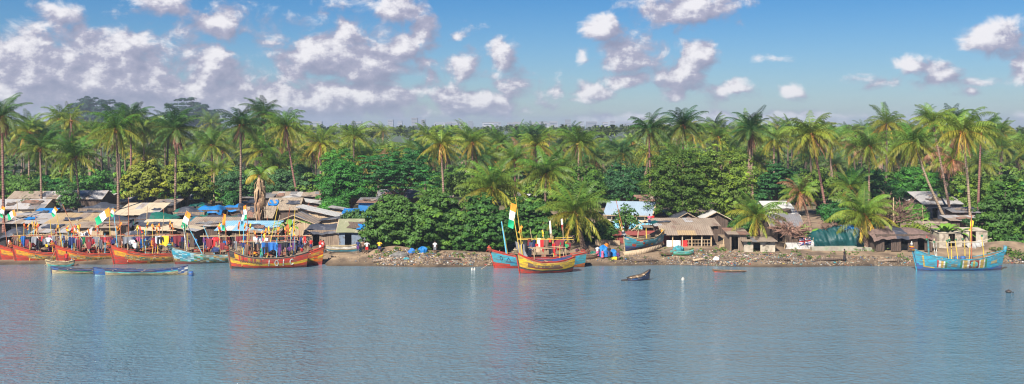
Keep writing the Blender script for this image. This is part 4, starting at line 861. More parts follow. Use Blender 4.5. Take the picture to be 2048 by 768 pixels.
# open shelter
def shelter():
    Y = 141.5; x0, x1 = ux(1322, Y), ux(1428, Y); g = gz((x0 + x1) / 2, Y); zE = vz(470, Y) - g; zR = vz(451, Y + 3) - g; x = (x0 + x1) / 2; hw = (x1 - x0) / 2; dep = 6.
    t = empty('open_shelter', (x, Y, g), label='open shelter on posts with a tan ridged roof and a railing', cat='shelter')
    r_ = MB(); rm = [TIN_T, TIN_T, TIN_O, WOOD]; sheets(r_, (-hw, 0, zE), (hw, 0, zE), (hw, dep / 2, zR), (-hw, dep / 2, zR), rm, w=2); sheets(r_, (-hw, dep, zE), (hw, dep, zE), (hw, dep / 2, zR), (-hw, dep / 2, zR), rm, w=2); r_.build('roof', t)
    for k in range(6):
        for yy in (.3, dep - .3):
            p = MB(); xx = -hw + .3 + k * (2 * hw - .6) / 5; p.tube([(xx, yy, -.2), (xx + rh.uniform(-.06, .06), yy, zE)], .09, CREAM if k in (0, 2, 4) else POLE, 6); p.build('post', t)
    q = MB()
    for z in (.9, .45): q.tube([(-.2, .3, z), (hw - .3, .3, z)], .05, WOOD_T, 5)
    for k in range(9): q.tube([(-.2 + k * (hw - .2) / 8, .3, 0), (-.2 + k * (hw - .2) / 8, .3, .95)], .035, WOOD_T, 4)
    q.build('railing', t); w_ = MB(); w_.box((.6, dep - .5, zE / 2), (2 * hw - 2, .1, zE), WOOD_D); w_.box((.3, dep - 1.3, .45), (hw * 1.6, 1.2, .9), WOOD_D); w_.build('back_wall', t)
    p = MB(); prism(p, [(hw - .4, .4, zE), (hw - .4, dep - .4, zE), (hw - .4, dep / 2, zR - .15)], (.05, 0, 0), WOOD_D); p.build('gable', t)
    c = MB(); c.grid(lambda a, b_: (-hw + .8 + a * 1.9, .25 + .03 * sin(a * 20), zE - .75 - b_ * 1.3), 10, 4, CLOTH_W); tag(c.build('hanging_cloth', None, (x, Y, g)), 'white cloth drying under the tan-roofed open shelter', 'cloth')
    c = MB(); c.grid(lambda a, b_: (-hw + 2.85 + a * .8, .25 + .03 * sin(a * 20), zE - .75 - b_ * .95), 6, 4, CL_['red']); tag(c.build('hanging_cloth', None, (x, Y, g)), 'pinkish red cloth drying under the tan-roofed open shelter', 'cloth')
shelter()
hut(1308, 1442, 452, 2.3, 5, 'mono', .7, [TIN_T, TIN_L, TIN_T], WOOD_D, 'long low grey-tan roof behind the open shelter', weights=2)
hut(1345, 1405, 441, 2.2, 5, 'gable_y', 1.2, [TARP_K, RUST], RUST, 'small dark gabled hut under the great spreading tree')
hut(1405, 1462, 438, 2.3, 5, 'gable_y', 1.1, [TIN_W, TIN_G], WOOD_D, 'hut with white roof edges left of the dark bush')
hut(1285, 1345, 432, 2.1, 5, 'mono', .7, [RUST, TARP_K], WOOD_D, 'dark roof under the lower boughs of the great spreading tree')
hut(1540, 1602, 432, 3.0, 7, 'mono', 1.7, WH, WOOD, 'pale roof, upper of two stepped roofs behind the brown palm')
hut(1540, 1610, 453, 2.3, 6, 'gable_x', 1.5, [TIN_G, TIN_G, TIN_L], WOOD_D, 'grey gabled roof, lower of two stepped roofs behind the brown palm')
hut(1500, 1545, 418, 2.6, 4, 'gable_y', .9, WH, DARK, 'small white-edged gable above the yellow-green palm')
hut(1562, 1642, 470, .9, 5, 'side', 1.1, WH, WOOD_D, 'white roof slanting toward the teal tarpaulin', Y=146, doors=())
hut(1455, 1500, 470, 2.2, 4, 'mono', .5, [TIN_T, RUST], WOOD, 'rough plank hut between the open shelter and the small concrete hut')
def concrete_hut():
    Y = 137.; x = ux(1519, Y); g = gz(x, Y) + .05; hw = 31 * Y / F; zt = vz(480, Y) - g; t = empty('concrete_hut', (x, Y, g - .15), label='small concrete hut with a dark doorway and flat plank roof', cat='hut')
    b = MB(); ds = -hw + 1.2; de = ds + .95; dep = 2.8
    b.box(((-hw + ds) / 2, 0, zt / 2), (ds + hw, .15, zt), CONC); b.box(((hw + de) / 2, 0, zt / 2), (hw - de, .15, zt), CONC); b.box(((ds + de) / 2, 0, zt - .1), (de - ds, .14, .2), CONC)
    for s in (-1, 1): b.box((s * (hw - .08), dep / 2 + .09, zt / 2), (.15, dep, zt), CONC)
    b.box((0, dep, zt / 2), (2 * hw - .35, .15, zt), CONC); b.build('walls', t)
    r_ = MB(); sheets(r_, (-hw - .35, -.45, zt + .04), (hw + .25, -.45, zt + .04), (hw + .25, dep + .3, zt + .3), (-hw - .35, dep + .3, zt + .3), [TIN_T, WOOD, TIN_G], w=.6, rows=1, th=.08); r_.build('roof', t)
    p = MB(); p.tube([(de + .25, -.12, .9), (de + 1.3, -.12, zt - .1)], .06, WOOD_D, 4); p.build('plank', t)
    s = MB(); s.grid(lambda a, c: (-hw + .35 + a * .45 + .2 * c, -.085 - .01 * a, 1.1 + c * .55 - .1 * a), 4, 4, PAINT['green']); s.build('painted_mark', t)
concrete_hut()
# white sheet with a union flag on it
def flag_sheet():
    Y = 139.2; x = ux(1598, Y); g = gz(x, Y); w, h = 3.7, vz(481, Y) - g; t = empty('sheet_shelter', (x, Y, g), label='white sheet hung as a shelter wall with a red, white and blue flag', cat='sheet')
    fn = lambda a, c: ((a - .5) * w + .25 * sin(c * 3), .12 * sin(a * 9) + .3 * c, h * (c * (.72 + .28 * a - .10 * sin(pi * a)))); b = MB(); b.grid(fn, 16, 8, mat('sheet_greyish', (.42, .40, .38), .8, .25, 1.2, (.25, .22, .19), .2, bump=.4)); b.build('sheet', t, smooth=True)
    p = MB()
    for a in (0, .5, 1): p.tube([(w * (a - .5), .35, -.1), (w * (a - .5) + .2, .45, h + .35)], .05, POLE, 5)
    p.build('posts', t); f = MB(); nv = mat('flag_blue', (.02, .04, .22), .7, .1, 1); rd = mat('flag_red', (.50, .03, .03), .7, .1, 1); FW, FH = 1.55, .85
    def m(i, j):
        X = (i + .5) / 30 - .5; Z = (j + .5) / 18 - .5
        if abs(X) < .05 or abs(Z) < .09: return rd
        if abs(X) < .09 or abs(Z) < .16: return F_WH
        d = abs(abs(X) - abs(Z))
        return rd if d < .035 else F_WH if d < .10 else nv
    f.grid(lambda a, c: (.05 + a * FW, -.07 + .12 * sin((.55 + a * .42) * 9) + .15 * c + .05, h * .50 + c * FH + a * .12), 30, 18, m); f.build('flag', t)
flag_sheet()
# the big teal tarpaulin
def big_tarp(u0, u1, vt, Y, dep, m, label, seed, m2=None, pk=.8, wall=.4):
    r = random.Random(seed); x0, x1 = ux(u0, Y), ux(u1, Y); w = x1 - x0; x = (x0 + x1) / 2; g = gz(x, Y); h = vz(vt, Y + dep * .4) - g; ph = r.uniform(0, 6)
    t = empty('tarpaulin_shelter', (x, Y, g), label=label, cat='tarpaulin'); b = MB()
    def fn(a, c):
        X = (a - .5) * w; pro = h * (wall + (1 - wall) * (a / pk if a < pk else (1 - (a - pk) / (1 - pk) * .3)) ** .8); fz = min(1, c / .45)
        z = pro * (fz ** .7) * (1 if c < .55 else 1 - (c - .55) * .9); yy = (0 if c < .0 else dep * max(0, c - .12) ** 1.1)
        e = max(0, 1 - min(a, 1 - a) * 14); z *= 1 - e * .45
        return (X + .1 * sin(z * 3 + ph), yy + .12 * sin(X * 9 + z * 4) + .15 * sin(X * 2.1 + z * 1.3 + ph) + .08 * sin(X * 5.3), z + .05 * sin(X * 3 + ph) - .1 + .06 * sin(X * 1.7 + yy * 4))
    b.grid(fn, 44, 24, (lambda i, j: m2 if (m2 and i > 27 and 7 < j < 17) else m)); b.build('sheet', t, smooth=True)
    p = MB()
    for k in range(3): p.tube([(w * (k * .32 - .28), dep * .5, -.1), (w * (k * .32 - .28), dep * .5, h * (.45 + .12 * k))], .06, POLE, 5)
    p.build('posts', t)
big_tarp(1622, 1728, 446, 140.5, 5, TARP_T, 'big sagging teal tarpaulin with a blue patch near its peak', 4, TARP_B, wall=.62)
hut(1748, 1875, 474, 2.2, 6, 'tarp', .9, [mat('brush_roof', (.15, .10, .085), .95, .4, 2.5, bump=.8), TARP_K], WOOD_D, 'dark open shed with a brushwood roof behind the shoreline slabs', doors=(.2, .5, .8), over=.5)
hut(1735, 1760, 492, 1.6, 2, 'tarp', .2, [TARP_G, TARP_K], WOOD_D, 'low green-covered stall beside the thick palm trunk')
# weeds on the bank: small tufts nobody could count
rw = random.Random(3); LW = []
for k in range(150):
    u = rw.choice([rw.uniform(700, 1000), rw.uniform(1120, 1500), rw.uniform(1400, 1830), rw.uniform(1980, 2048)]); Y = gY(u, rw.uniform(500, 521)); x = ux(u, Y); s = rw.uniform(.15, .5); LW.append((x, Y, gz(x, Y) + s * .3, s, s, s * .8))
V, C = foliage(500, LW, 700, 12, .16, (.08, .16, .03), clr=.2)
tag(link('weeds', leafmesh('weeds', V, C)), kind='stuff', label='low green weeds growing through the rubbish on the bank')
# block wall
def wall(u0, u1, vt, Y, th, m, label, name='block_wall', jag=.2, h=None):
    x0, x1 = ux(u0, Y), ux(u1, Y); x = (x0 + x1) / 2; g = gz(x, Y); h = h or vz(vt, Y) - g; w = x1 - x0; n = max(2, int(w / 1.6)); b = MB(); r = random.Random(u0)
    for k in range(n):
        hh = h - r.uniform(0, jag); b.box((-w / 2 + (k + .5) * w / n, r.uniform(0, .03), hh / 2 - .1), (w / n, th, hh + .2), m)
    return tag(b.build(name, None, (x, Y, g)), label, 'wall')
wall(1818, 1962, 441, 158, .25, BLOCK, 'long weathered block wall behind the turquoise boat')
wall(1190, 1240, 478, 143, .12, WOOD_T, 'tan plank fence behind the blue tarpaulin bundles', name='plank_fence'); wall(1110, 1150, 470, 145, .12, WOOD, 'weathered plank fence behind the broad low palm', name='plank_fence')
wall(1600, 1690, 474, 150, .2, BLOCK, 'short block wall behind the teal tarpaulin')
wall(1745, 1835, 500, 139.5, 1.0, mat('slab', (.30, .27, .22), .9, .3, 1, (.2, .25, .16), .25, bump=.4), 'low broken concrete quay left of the turquoise boat', name='broken_quay', jag=.25, h=.8)
wall(1622, 1742, 505, 138.6, .9, mat('slab', (0, 0, 0)), 'low broken concrete quay below the teal tarpaulin', name='broken_quay', jag=.2, h=.55)
wall(1440, 1475, 488, 141, .15, WOOD_T, 'plank fence beside the open shelter', name='plank_fence')
wall(1975, 2010, 455, 152, .25, mat('wall_teal', (.30, .24, .20), .9, .2, 1, (.04, .33, .28), .2), 'brown wall with teal paint under the right edge tree', jag=.05)
hut(1845, 1928, 408, 2.6, 7, 'mono', 1.7, [TIN_L, TIN_B, TIN_L], TARP_K, 'house with a pale roof and black tarpaulin walls behind the leaning trunk')
hut(1812, 1850, 401, 2.3, 4, 'mono', .6, WH, WOOD_D, 'white roof corner left of the house with black tarpaulin walls')
hut(1905, 1968, 425, 2.2, 4, 'mono', .6, [TIN_G, RUST], WOOD_D, 'rusty low roof beside the house with black tarpaulin walls')
hut(1900, 1985, 441, 1.9, 4, 'mono', .5, [TIN_L, TIN_T], WOOD_D, 'pale flat roof resting behind the block wall')
def block_hut(u0, u1, vt, Y, dep, label, doors):
    return hut(u0, u1, vt, 2.0, dep, 'mono', .25, [CONC], CONC, label, over=.06, doors=doors, Y=Y)
block_hut(1878, 1925, 487, 139.5, 3, 'beige block hut behind the middle of the turquoise boat', (.55,))
block_hut(1932, 1976, 480, 140.5, 3, 'beige block hut behind the stern of the turquoise boat', (.3,))
big_tarp(1938, 1970, 478, 138.4, 2, mat('sheet_grey', (.34, .33, .31), .8, .15, 1), 'small grey sheet shelter near the stern of the turquoise boat', 6)
# shore posts standing by themselves
def post(u, v0, v1, Y, r_, m, label, lean=0, group=None):
    x = ux(u, Y); g = gz(x, Y); b = MB(); h = vz(v0, Y) - g; b.tube([(0, 0, -.3), (lean * .5, 0, h * .5), (lean, 0, h)], [r_, r_ * .9, r_ * .7], m, 6); return tag(b.build('wooden_pole', None, (x, Y, g)), label, 'pole', group)
post(1787, 395, 510, 143, .12, POLE, 'tall bare pole in front of the bare brown tree')
post(428, 345, 400, 195, .12, POLE, 'thick post with crossbars beside the yellow-green tree'); post(443, 372, 400, 194, .05, CREAM, 'thin pale post left of the bright blue roof')
post(494, 440, 478, 160, .07, POLE_R, 'reddish pole behind the dying palm stump')
for k, (u, v0, lab) in enumerate([(1447, 478, 'first'), (1458, 486, 'second'), (1470, 480, 'third'), (1440, 490, 'fourth')]): post(u, v0, 510, 139 + k * .4, .09, POLE, lab + ' stake counted from the open shelter toward the small concrete hut', group='stakes by the shelter')
rq = random.Random(8)
PLN = [(35, 'the small cream gable'), (70, 'the patched grey roof'), (148, 'the ochre roof'), (212, 'the orange-fruited palm'), (290, 'the broad cream roof'), (325, 'the peaked green tarpaulin'), (362, 'the dark palm with dead skirts'), (405, 'the blue tarpaulin roof'), (455, 'the flat blue roof'), (500, 'the dark grey roof'), (535, 'the shaggy straw roof'), (566, 'the tan gabled hut'), (610, 'the bright white roof'), (640, 'the black draped hut'), (1325, 'the low roof behind the open shelter'), (1456, 'the rough plank hut'), (1552, 'the grey gabled roof'), (1770, 'the brushwood roof'), (1850, 'the block wall')]
for (u, lab) in PLN:
    Y = rq.uniform(150, 176); post(u + rq.uniform(-4, 4), rq.uniform(395, 440), 0, Y, rq.uniform(.04, .07), rq.choice([POLE, POLE_R, WOOD, POLE]), 'thin pole sticking up near ' + lab, rq.uniform(-.5, .5))
# satellite dish and tyres
def dish():
    Y = 158; x = ux(391, Y); z = vz(441, Y); g = gz(x, Y); t = empty('satellite_dish', (x, Y, g), label='light blue satellite dish behind the weathered blue boat', cat='dish'); b = MB(); b.grid(lambda a, c: (.75 * c * cos(6.2832 * a), -.3 + .25 * c * c * 0 - .22 * (1 - c * c) * -1, z - g + .75 * c * sin(6.2832 * a)), 20, 5, PAINT['sky']); b.build('reflector', t, smooth=True)
    p = MB(); p.tube([(0, .05, 0), (0, .05, z - g)], .05, PAINT['sky'], 6); p.tube([(0, -.1, z - g), (0, -.8, z - g + .1)], .03, PAINT['white'], 5); p.build('mast', t)
dish()
tb = MB(); tb.torus((0, 0, .1), .28, .11, RUBBER); TYRE = tb.mesh('tyre', True)
for k, (u, v, Y, lab) in enumerate([(262, 421, 170.5, 'tyre lying on the broad cream roof'), (232, 418, 170.5, 'tyre at the left end of the broad cream roof'), (396, 403, 192, 'tyre on the back of the bright blue tarpaulin roof'), (482, 395, 198, 'left tyre on the dark grey roof by the dying palm'), (500, 398, 198, 'right tyre on the dark grey roof by the dying palm')]):
    o = link('tyre', TYRE, None, (ux(u, Y), Y, vz(v, Y)), scale=(1.5, 1.5, 1.3)); tag(o, lab, 'tyre', 'tyres weighing down roofs')
# ------------------------------------------------------------------ boats
rbt = random.Random(55)
P_ = PAINT
class Hull:
    def __init__(s, L, B, fb, bow, stern, draft=.35, rake=.7, sk=.45, srake=.25):
        s.L, s.B, s.fb, s.bow, s.stern, s.draft, s.rake, s.sk, s.srake = L, B, fb, bow, stern, draft, rake, sk, srake
    def hb(s, x):
        b = s.B / 2 * min(1, (x / .38) ** .62 if x > 0 else 0)
        if x > .62: b *= 1 - (1 - s.sk) * ((x - .62) / .38) ** 2
        return max(b, .035)
    def top(s, x): return s.fb + (s.bow - s.fb) * max(0, 1 - x / .42) ** 2.0 + (s.stern - s.fb) * max(0, (x - .6) / .4) ** 2.0
    def keel(s, x): return -s.draft + .25 * max(0, (x - .75) / .25) ** 2
    def pt(s, x, t, side=-1, off=0.):
        y = s.hb(x) * (1 - (1 - t) ** 2.0) ** .75 if t > 0 else 0; k = s.keel(x); z = k + (s.top(x) - k) * t
        X = x * s.L - s.rake * t ** 1.3 * max(0, 1 - x / .3) ** 1.5 + s.srake * t * max(0, (x - .8) / .2)
        return Vector((X, side * (y + off), z))
def boat(u, v, rz, hull, pat, label, name='fishing_boat', cat='boat', group=None, ns=64, nt=12, rail=P_['red'], z0=0., pitch=0., Y=None, inner=P_['hullwood'], thw=4, deck=.35, railr=.05):
    Y = Y or F * (H - z0) / (v - VH); x = ux(u, Y); t = empty(name, (x, Y, z0), rz, label=label, cat=cat, group=group); t.rotation_euler = (0, -pitch, rz)
    b = MB()
    for sd_ in (-1, 1): b.grid(lambda a, c: hull.pt(a, c, sd_), ns, nt, lambda i, j: pat((i + .5) / ns, (j + .5) / nt, sd_))
    for j in range(nt): b.poly([hull.pt(1, j / nt, -1), hull.pt(1, j / nt, 1), hull.pt(1, (j + 1) / nt, 1), hull.pt(1, (j + 1) / nt, -1)], pat(.99, (j + .5) / nt, 0))
    b.build('hull', t, smooth=True)
    q = MB(); kk = .02
    for sd_ in (-1, 1): q.grid(lambda a, c: hull.pt(.02 + a * .975, .42 + c * .57, sd_, -.07), 24, 3, inner)
    q.grid(lambda a, c: (lambda p: Vector((p.x, p.y * (1 - 2 * c), p.z)))(hull.pt(.02 + a * .975, .44, -1, -.06)), 24, 2, inner); q.build('deck', t)
    for sd_ in (-1, 1):
        g = MB(); g.tube([hull.pt(k / 24, 1.0, sd_, 0) + Vector((0, 0, .01)) for k in range(25)], railr, rail, 6); g.build('gunwale', t)
    st = MB(); st.tube([hull.pt(0, k / 6, 1) * 1 + Vector((-.03, -.035, 0)) for k in range(7)], .075, rail, 6); st.build('stem', t)
    for k in range(thw):
        xx = .22 + k * .62 / max(1, thw - 1); p = hull.pt(xx, .9, -1); w = MB(); w.box((p.x, 0, p.z), (.22, -2 * p.y, .06), WOOD_T); w.build('thwart', t)
    t['_h'] = 0; del t['_h']
    return t
def ornament(t, hull, kind='rings', mats=None):
    p = hull.pt(0, 1.0, 1); mats = mats or [P_['orange'], P_['scarlet'], P_['amber']]; b = MB()
    for k in range(4): b.torus((p.x + .12 - .05 * k, 0, p.z - .22 + .14 * k), .20 + .03 * sin(k * 2), .085, mats[k % len(mats)], 'z', 12, 6)
    b.ball((p.x - .05, 0, p.z + .32), (.15, .15, .17), mats[1 % len(mats)])
    for k in range(5): b.tube([(p.x, 0, p.z + .2), (p.x + rbt.uniform(-.4, .2), rbt.uniform(-.3, .1), p.z + rbt.uniform(-.5, -.1))], .03, mats[k % len(mats)], 4)
    b.build('bow_lashing', t, smooth=True)
def flagmesh(w, h, droop, mats, dirx=-1, name='flag', fold=.12):
    """cloth flying from the origin; bands run along its length"""
    b = MB(); n = 18; w *= .88; h *= .88; droop = min(1.5, droop + .08)
    def fn(a, c):
        X = dirx * w * a * cos(droop); Z = -w * a * sin(droop) - h * c * (cos(droop) * .9 + .1) ; X2 = X - dirx * -1 * 0 + dirx * h * c * sin(droop) * -.55
        return (X2, fold * sin(a * 8 + c * 2) * (a + .15), Z + .06 * sin(a * 6))
    b.grid(fn, n, 6, lambda i, j: mats[min(len(mats) - 1, int(i / n * len(mats)))])
    return b.mesh(name, True)
CIV = [F_OR, F_WH, F_GR]
def pole(t, p0, p1, r_, m, flag=None, name='pole', n=6):
    b = MB(); p0 = Vector(p0); p1 = Vector(p1); b.tube([p0, p0.lerp(p1, .5) + Vector((.03, 0, 0)), p1], [r_, r_ * .85, r_ * .6], m, n); o = b.build(name, t)
    if flag:
        w, h, dr, ms, dx = flag; f = link('flag', flagmesh(w, h, dr, ms, dx), o, tuple(p1 - (p1 - p0).normalized() * .08)); f.rotation_euler = (0, 0, -t.rotation_euler[2])
    return o
PEN = [[F_OR], [mat('pennant_red', (.6, .06, .02), .7, .1)], [mat('pennant_yellow', (.75, .5, .03), .7, .1)], [F_OR, P_['scarlet']], [P_['yellow'], P_['scarlet']], [F_WH]]
GM = {}
def garment_mesh(kind, col):
    if (kind, col) in GM: return GM[kind, col]
    r = random.Random(hash(kind) % 7 + len(GM)); b = MB(); m = CL_[col]; ph = r.uniform(0, 6)
    if kind == 'shirt':
        fn = lambda a, c: ((a - .5) * (.62 - .14 * min(1, c * 3) + .05 * sin(c * 7 + ph)) * (1 + .55 * max(0, .28 - c)), .05 * sin(a * 11 + ph) * c, -.72 * c)
        b.grid(fn, 8, 6, m)
        for s in (-1, 1): b.grid(lambda a, c: (s * (.28 + .18 * c + .02) + (a - .5) * .16, .03 * sin(c * 5), -.05 - .38 * c), 2, 3, m)
    elif kind == 'trousers':
        b.grid(lambda a, c: ((a - .5) * .42, .05 * sin(a * 9 + ph), -.28 * c), 6, 2, m)
        for s in (-1, 1): b.grid(lambda a, c: (s * (.115 + .03 * c) + (a - .5) * .18, .04 * sin(a * 5 + c * 4 + ph), -.28 - .72 * c), 3, 5, m)
    else:
        w = {'cloth': .9, 'net': 1.3, 'wrap': .5}[kind]; h = {'cloth': 1.0, 'net': 1.15, 'wrap': 1.3}[kind]
        b.grid(lambda a, c: ((a - .5) * w * (1 - .12 * c), .08 * sin(a * 13 + ph) * (c + .2), -h * c * (1 - .18 * sin(a * 5 + ph))), 12, 6, m)
    GM[kind, col] = b.mesh('garment', True); return GM[kind, col]
NG = [0]; USED = {}
def garment(loc, kind, col, where, rz=0, s=1.):
    kn = dict(shirt='shirt', trousers='trousers', cloth='cloth', net='net', wrap='wrapper cloth')[kind]
    lab = '%s %s hanging above the %s' % (col, kn, where)
    for ex in ('', ' toward its bow', ' toward its stern', ' amidships', ' partly behind its neighbour', ' at the rail end', ' low on the rail', ' high on the rail', ' bunched on the rail', ' over the gunwale', ' in the tangle by the middle post', ' in the tangle by the bow post', ' in the tangle by the last post'):
        if lab + ex not in USED: lab += ex; break
    USED[lab] = 1; o = link('hanging_' + kind if kind in ('cloth', 'net') else kind if kind != 'wrap' else 'hanging_cloth', garment_mesh(kind, col), None, loc, (0, 0, rz), (s, s, s)); NG[0] += 1
    tag(o, lab, kn.split()[0], 'clothes and nets hung above the ' + where); return o
DKC = ['black', 'navy', 'black', 'purple', 'maroon', 'brown', 'navy', 'black', 'brown', 'grey', 'maroon']; BRC = ['red', 'orange', 'yellow', 'white', 'blue', 'green', 'pink', 'tan', 'orange', 'red']
def rack(t, where, x0, x1, y, z, n, seed, posts=3, pens=3, bright=.24, pm=None, garm=True, zd=0.):
    """posts and crossbars on a boat, pennants on them, things hung from them"""
    r = random.Random(seed); pm = pm or [POLE, POLE_R, POLE_Y, POLE_B]
    for yy in (y, -y * .6):
        rl = MB(); rl.tube([(x0 - .4, yy, z + r.uniform(-.1, .1)), ((x0 + x1) / 2, yy + .05, z - .06), (x1 + .4, yy, z + zd + r.uniform(-.1, .1))], .045, r.choice(pm[:2]), 5); rl.build('rail', t)
    for k in range(posts):
        xx = x0 + (x1 - x0) * k / max(1, posts - 1); yy = y if k % 2 else -y * .6
        pole(t, (xx, yy, .35), (xx + r.uniform(-.12, .12), yy, z + r.uniform(.1, .5)), .055, r.choice(pm), name='post')
    for k in range(pens + 3):
        xx = r.uniform(x0, x1); h = r.uniform(.9, 1.9); ln = r.uniform(-.25, .25)
        pole(t, (xx, y * r.uniform(-.6, 1), .5), (xx + ln, y, z + h), .04, r.choice(pm), (r.uniform(.8, 1.15), r.uniform(.32, .5), r.uniform(1.0, 1.45), r.choice(PEN[:5]), r.choice((-1, 1))))
    if garm:
        n = int(n * 2.0)
        M = Matrix.Translation(t.location) @ t.rotation_euler.to_matrix().to_4x4()
        for k in range(n):
            xx = x0 + (x1 - x0) * (k + r.uniform(-.4, 1.4)) / n; yy = (y if k % 2 else -y * .6) - .06; col = r.choice(BRC) if r.random() < bright else r.choice(DKC); kd = r.choice(['shirt', 'shirt', 'trousers', 'cloth', 'wrap', 'net'])
            garment(M @ Vector((xx, yy, z - .06 - r.uniform(0, .9) * (k % 3 > 0) + zd * (xx - x0) / (x1 - x0))), kd, col, where, t.rotation_euler[2] + r.uniform(-.6, .6), r.uniform(.6, 1.05))
def marks(t, hull, items, m, side=-1, r_=.045, name='letter'):
    """painted strokes; each item is a list of (s, t) points"""
    for it in items:
        b = MB(); fine = []
        for (a, c), (a2, c2) in zip(it[:-1], it[1:]): fine += [(a + (a2 - a) * k / 5, c + (c2 - c) * k / 5) for k in range(5)]
        pts = [hull.pt(a, c, side, .03) for a, c in fine + [it[-1]]]; dn = Vector((0, side, 0))
        for p, q in zip(pts[:-1], pts[1:]):
            d = (q - p).normalized(); n = d.cross(dn).normalized() * r_; e = d * r_ * .5
            b.poly([p - n - e, q - n + e, q + n + e, p + n - e], m)
        b.build(name, t)
def arc(cs, ct, rs, rt, a0, a1, n=10): return [(cs + rs * cos(a0 + (a1 - a0) * k / n), ct + rt * sin(a0 + (a1 - a0) * k / n)) for k in range(n + 1)]
def fleet_pat(seed, body='ochre', low='red', patch=('gold', 'amber', 'green', 'brown', 'cream')):
    r = random.Random(seed); pt_ = {}
    def f(s, t, sd):
        if s < .012: return P_['maroon']
        if t > .90: return P_['scarlet']
        if t > .84: return P_['maroon'] if s > .16 else P_['scarlet']
        if s < .14:
            if .60 < t < .84 and s > .03: return P_['amber'] if t < .8 else P_['orange']
            if t < .2: return P_['maroon']
            return P_['red'] if t < .5 else P_['scarlet']
        if t < .24 + .0: return P_['brown'] if s > .5 else P_['maroon']
        if t < .40 - .12 * (s > .35): return P_[low] if s < .5 else P_['maroon']
        k = (int(s * 34), int(t * 12)); 
        if k not in pt_: pt_[k] = r.choice(patch) if r.random() < .6 else body
        if .40 <= t < .46 or .78 < t <= .84: return P_['orange']
        return P_[pt_[k]]
    return f
def letters(t, hull, seed, s0, s1, n):
    r = random.Random(seed); it = []
    for k in range(n):
        s = s0 + (s1 - s0) * k / n; q = r.randrange(4); d = (s1 - s0) / n * .3
        if q == 0: it.append([(s, .46), (s, .72)])
        elif q == 1: it.append(arc(s, .59, d, .12, 0, 6.28))
        elif q == 2: it.append(arc(s, .59, d, .12, .9, 5.4))
        else: it.append([(s - d, .46), (s, .72), (s + d, .46)])
    marks(t, hull, it, P_['cream'], r_=.028)
RZ = radians(17)
hA = Hull(11.5, 2.3, 1.25, 2.45, 1.7)
bA = boat(3, 526, RZ, hA, fleet_pat(1), 'red and ochre fishing boat at the left edge, behind all the others', group='red and ochre boats of the left fleet'); ornament(bA, hA)
bB = boat(33, 526.5, RZ, hA, fleet_pat(2, 'gold'), 'red and yellow fishing boat, second bow from the left edge', group='red and ochre boats of the left fleet'); ornament(bB, hA)
hC = Hull(11.5, 2.3, 1.2, 2.5, 1.6)
bC = boat(117, 527, RZ, hC, fleet_pat(3, 'ochre'), 'red and ochre fishing boat behind the small wooden canoe', group='red and ochre boats of the left fleet'); ornament(bC, hC)
hD = Hull(11.5, 2.5, 1.3, 2.6, 1.6)
bD = boat(229, 529, RZ, hD, fleet_pat(4, 'ochre', 'scarlet'), 'bright red fishing boat with cream lettering next to the weathered blue boat', group='red and ochre boats of the left fleet'); ornament(bD, hD)
letters(bD, hD, 3, .14, .46, 7); letters(bC, hC, 5, .3, .66, 8); letters(bB, hA, 9, .18, .42, 5)
def patE(s, t, sd):
    r = random.Random(int(s * 30) * 131 + int(t * 12))
    if t > .9: return P_['pale']
    if s < .2 and t > .45: return P_['sky'] if r.random() < .5 else P_['pale']
    if t < .26: return P_['maroon']
    if t < .36: return P_['brown']
    return P_[r.choice(['pale', 'aqua', 'cream', 'gold', 'green', 'brown', 'pale', 'cream'])]
hE = Hull(11.5, 2.3, 1.15, 2.3, 1.5)
bE = boat(351, 528, RZ, hE, patE, 'weathered pale blue fishing boat with faded patchwork sides', rail=P_['brown']); ornament(bE, hE, mats=[P_['aqua'], P_['navy'], P_['green']])
def patF(s, t, sd):
    if s < .015: return P_['maroon']
    if t > .88: return P_['black'] if s > .1 else (P_['red'] if s > .08 else P_['black'])
    if s < .085 and t > .66: return P_['black']
    if s < .13 and t > .66: return P_['amber']
    if t > .62: return P_['red'] if s > .42 else P_[random.Random(int(s * 60)).choice(['ochre', 'red', 'maroon'])]
    if t > .42: return P_['yellow'] if (s < .12 or s > .42 or t < .55) else P_['gold']
    if t > .23: return P_['scarlet']
    return P_['black'] if s < .3 else P_['maroon']
hF = Hull(9.2, 2.2, 1.35, 2.5, 2.0, rake=.5)
bF = boat(462, 537, radians(8), hF, patF, 'front boat with red and yellow bands and large white letters', rail=P_['hullwood']); ornament(bF, hF, mats=[P_['red'], P_['maroon'], P_['scarlet']])
marks(bF, hF, [[(.505, .40), (.515, .86)], arc(.61, .62, .022, .2, 0, 6.28), [(.695, .40), (.705, .86)], arc(.81, .62, .022, .18, .8, 5.5)], P_['white'], r_=.06)
marks(bF, hF, [[(.14 + .01 * k, .56 + .06 * (k % 2)), (.15 + .01 * k, .72 - .05 * (k % 3))] for k in range(0, 27)], P_['brown'], r_=.03, name='worn_stroke')
def patG(s, t, sd):
    if t > .86: return P_['scarlet']
    if s < .05: return P_['red']
    if .70 < t <= .86: return P_['amber'] if (int(s * 22) % 3) else P_['orange']
    if .60 < t <= .70: return P_['scarlet']
    if .42 < t <= .60: return P_['yellow'] if (int(s * 18) % 4) else P_['orange']
    if t > .24: return P_['orange']
    return P_['red']
hG = Hull(9.2, 2.3, 1.35, 2.7, 2.35, rake=.5, sk=.12)
bG = boat(498, 530, radians(3), hG, patG, 'orange striped boat with a raised red stern beside the sandy beach'); ornament(bG, hG)
marks(bG, hG, [[(.70, .40), (.71, .84)], arc(.645, .6, .014, .16, 0, 6.28)], P_['white'], r_=.055)
q = MB(); p = hG.pt(1, 1, 1); q.tube([(p.x - .3, 0, p.z - .1), (p.x + .05, 0, p.z + .2), (p.x - .05, 0, p.z + .55), (p.x - .5, 0, p.z + .7)], [.12, .12, .1, .07], P_['red'], 7); q.build('stern_post', bG)
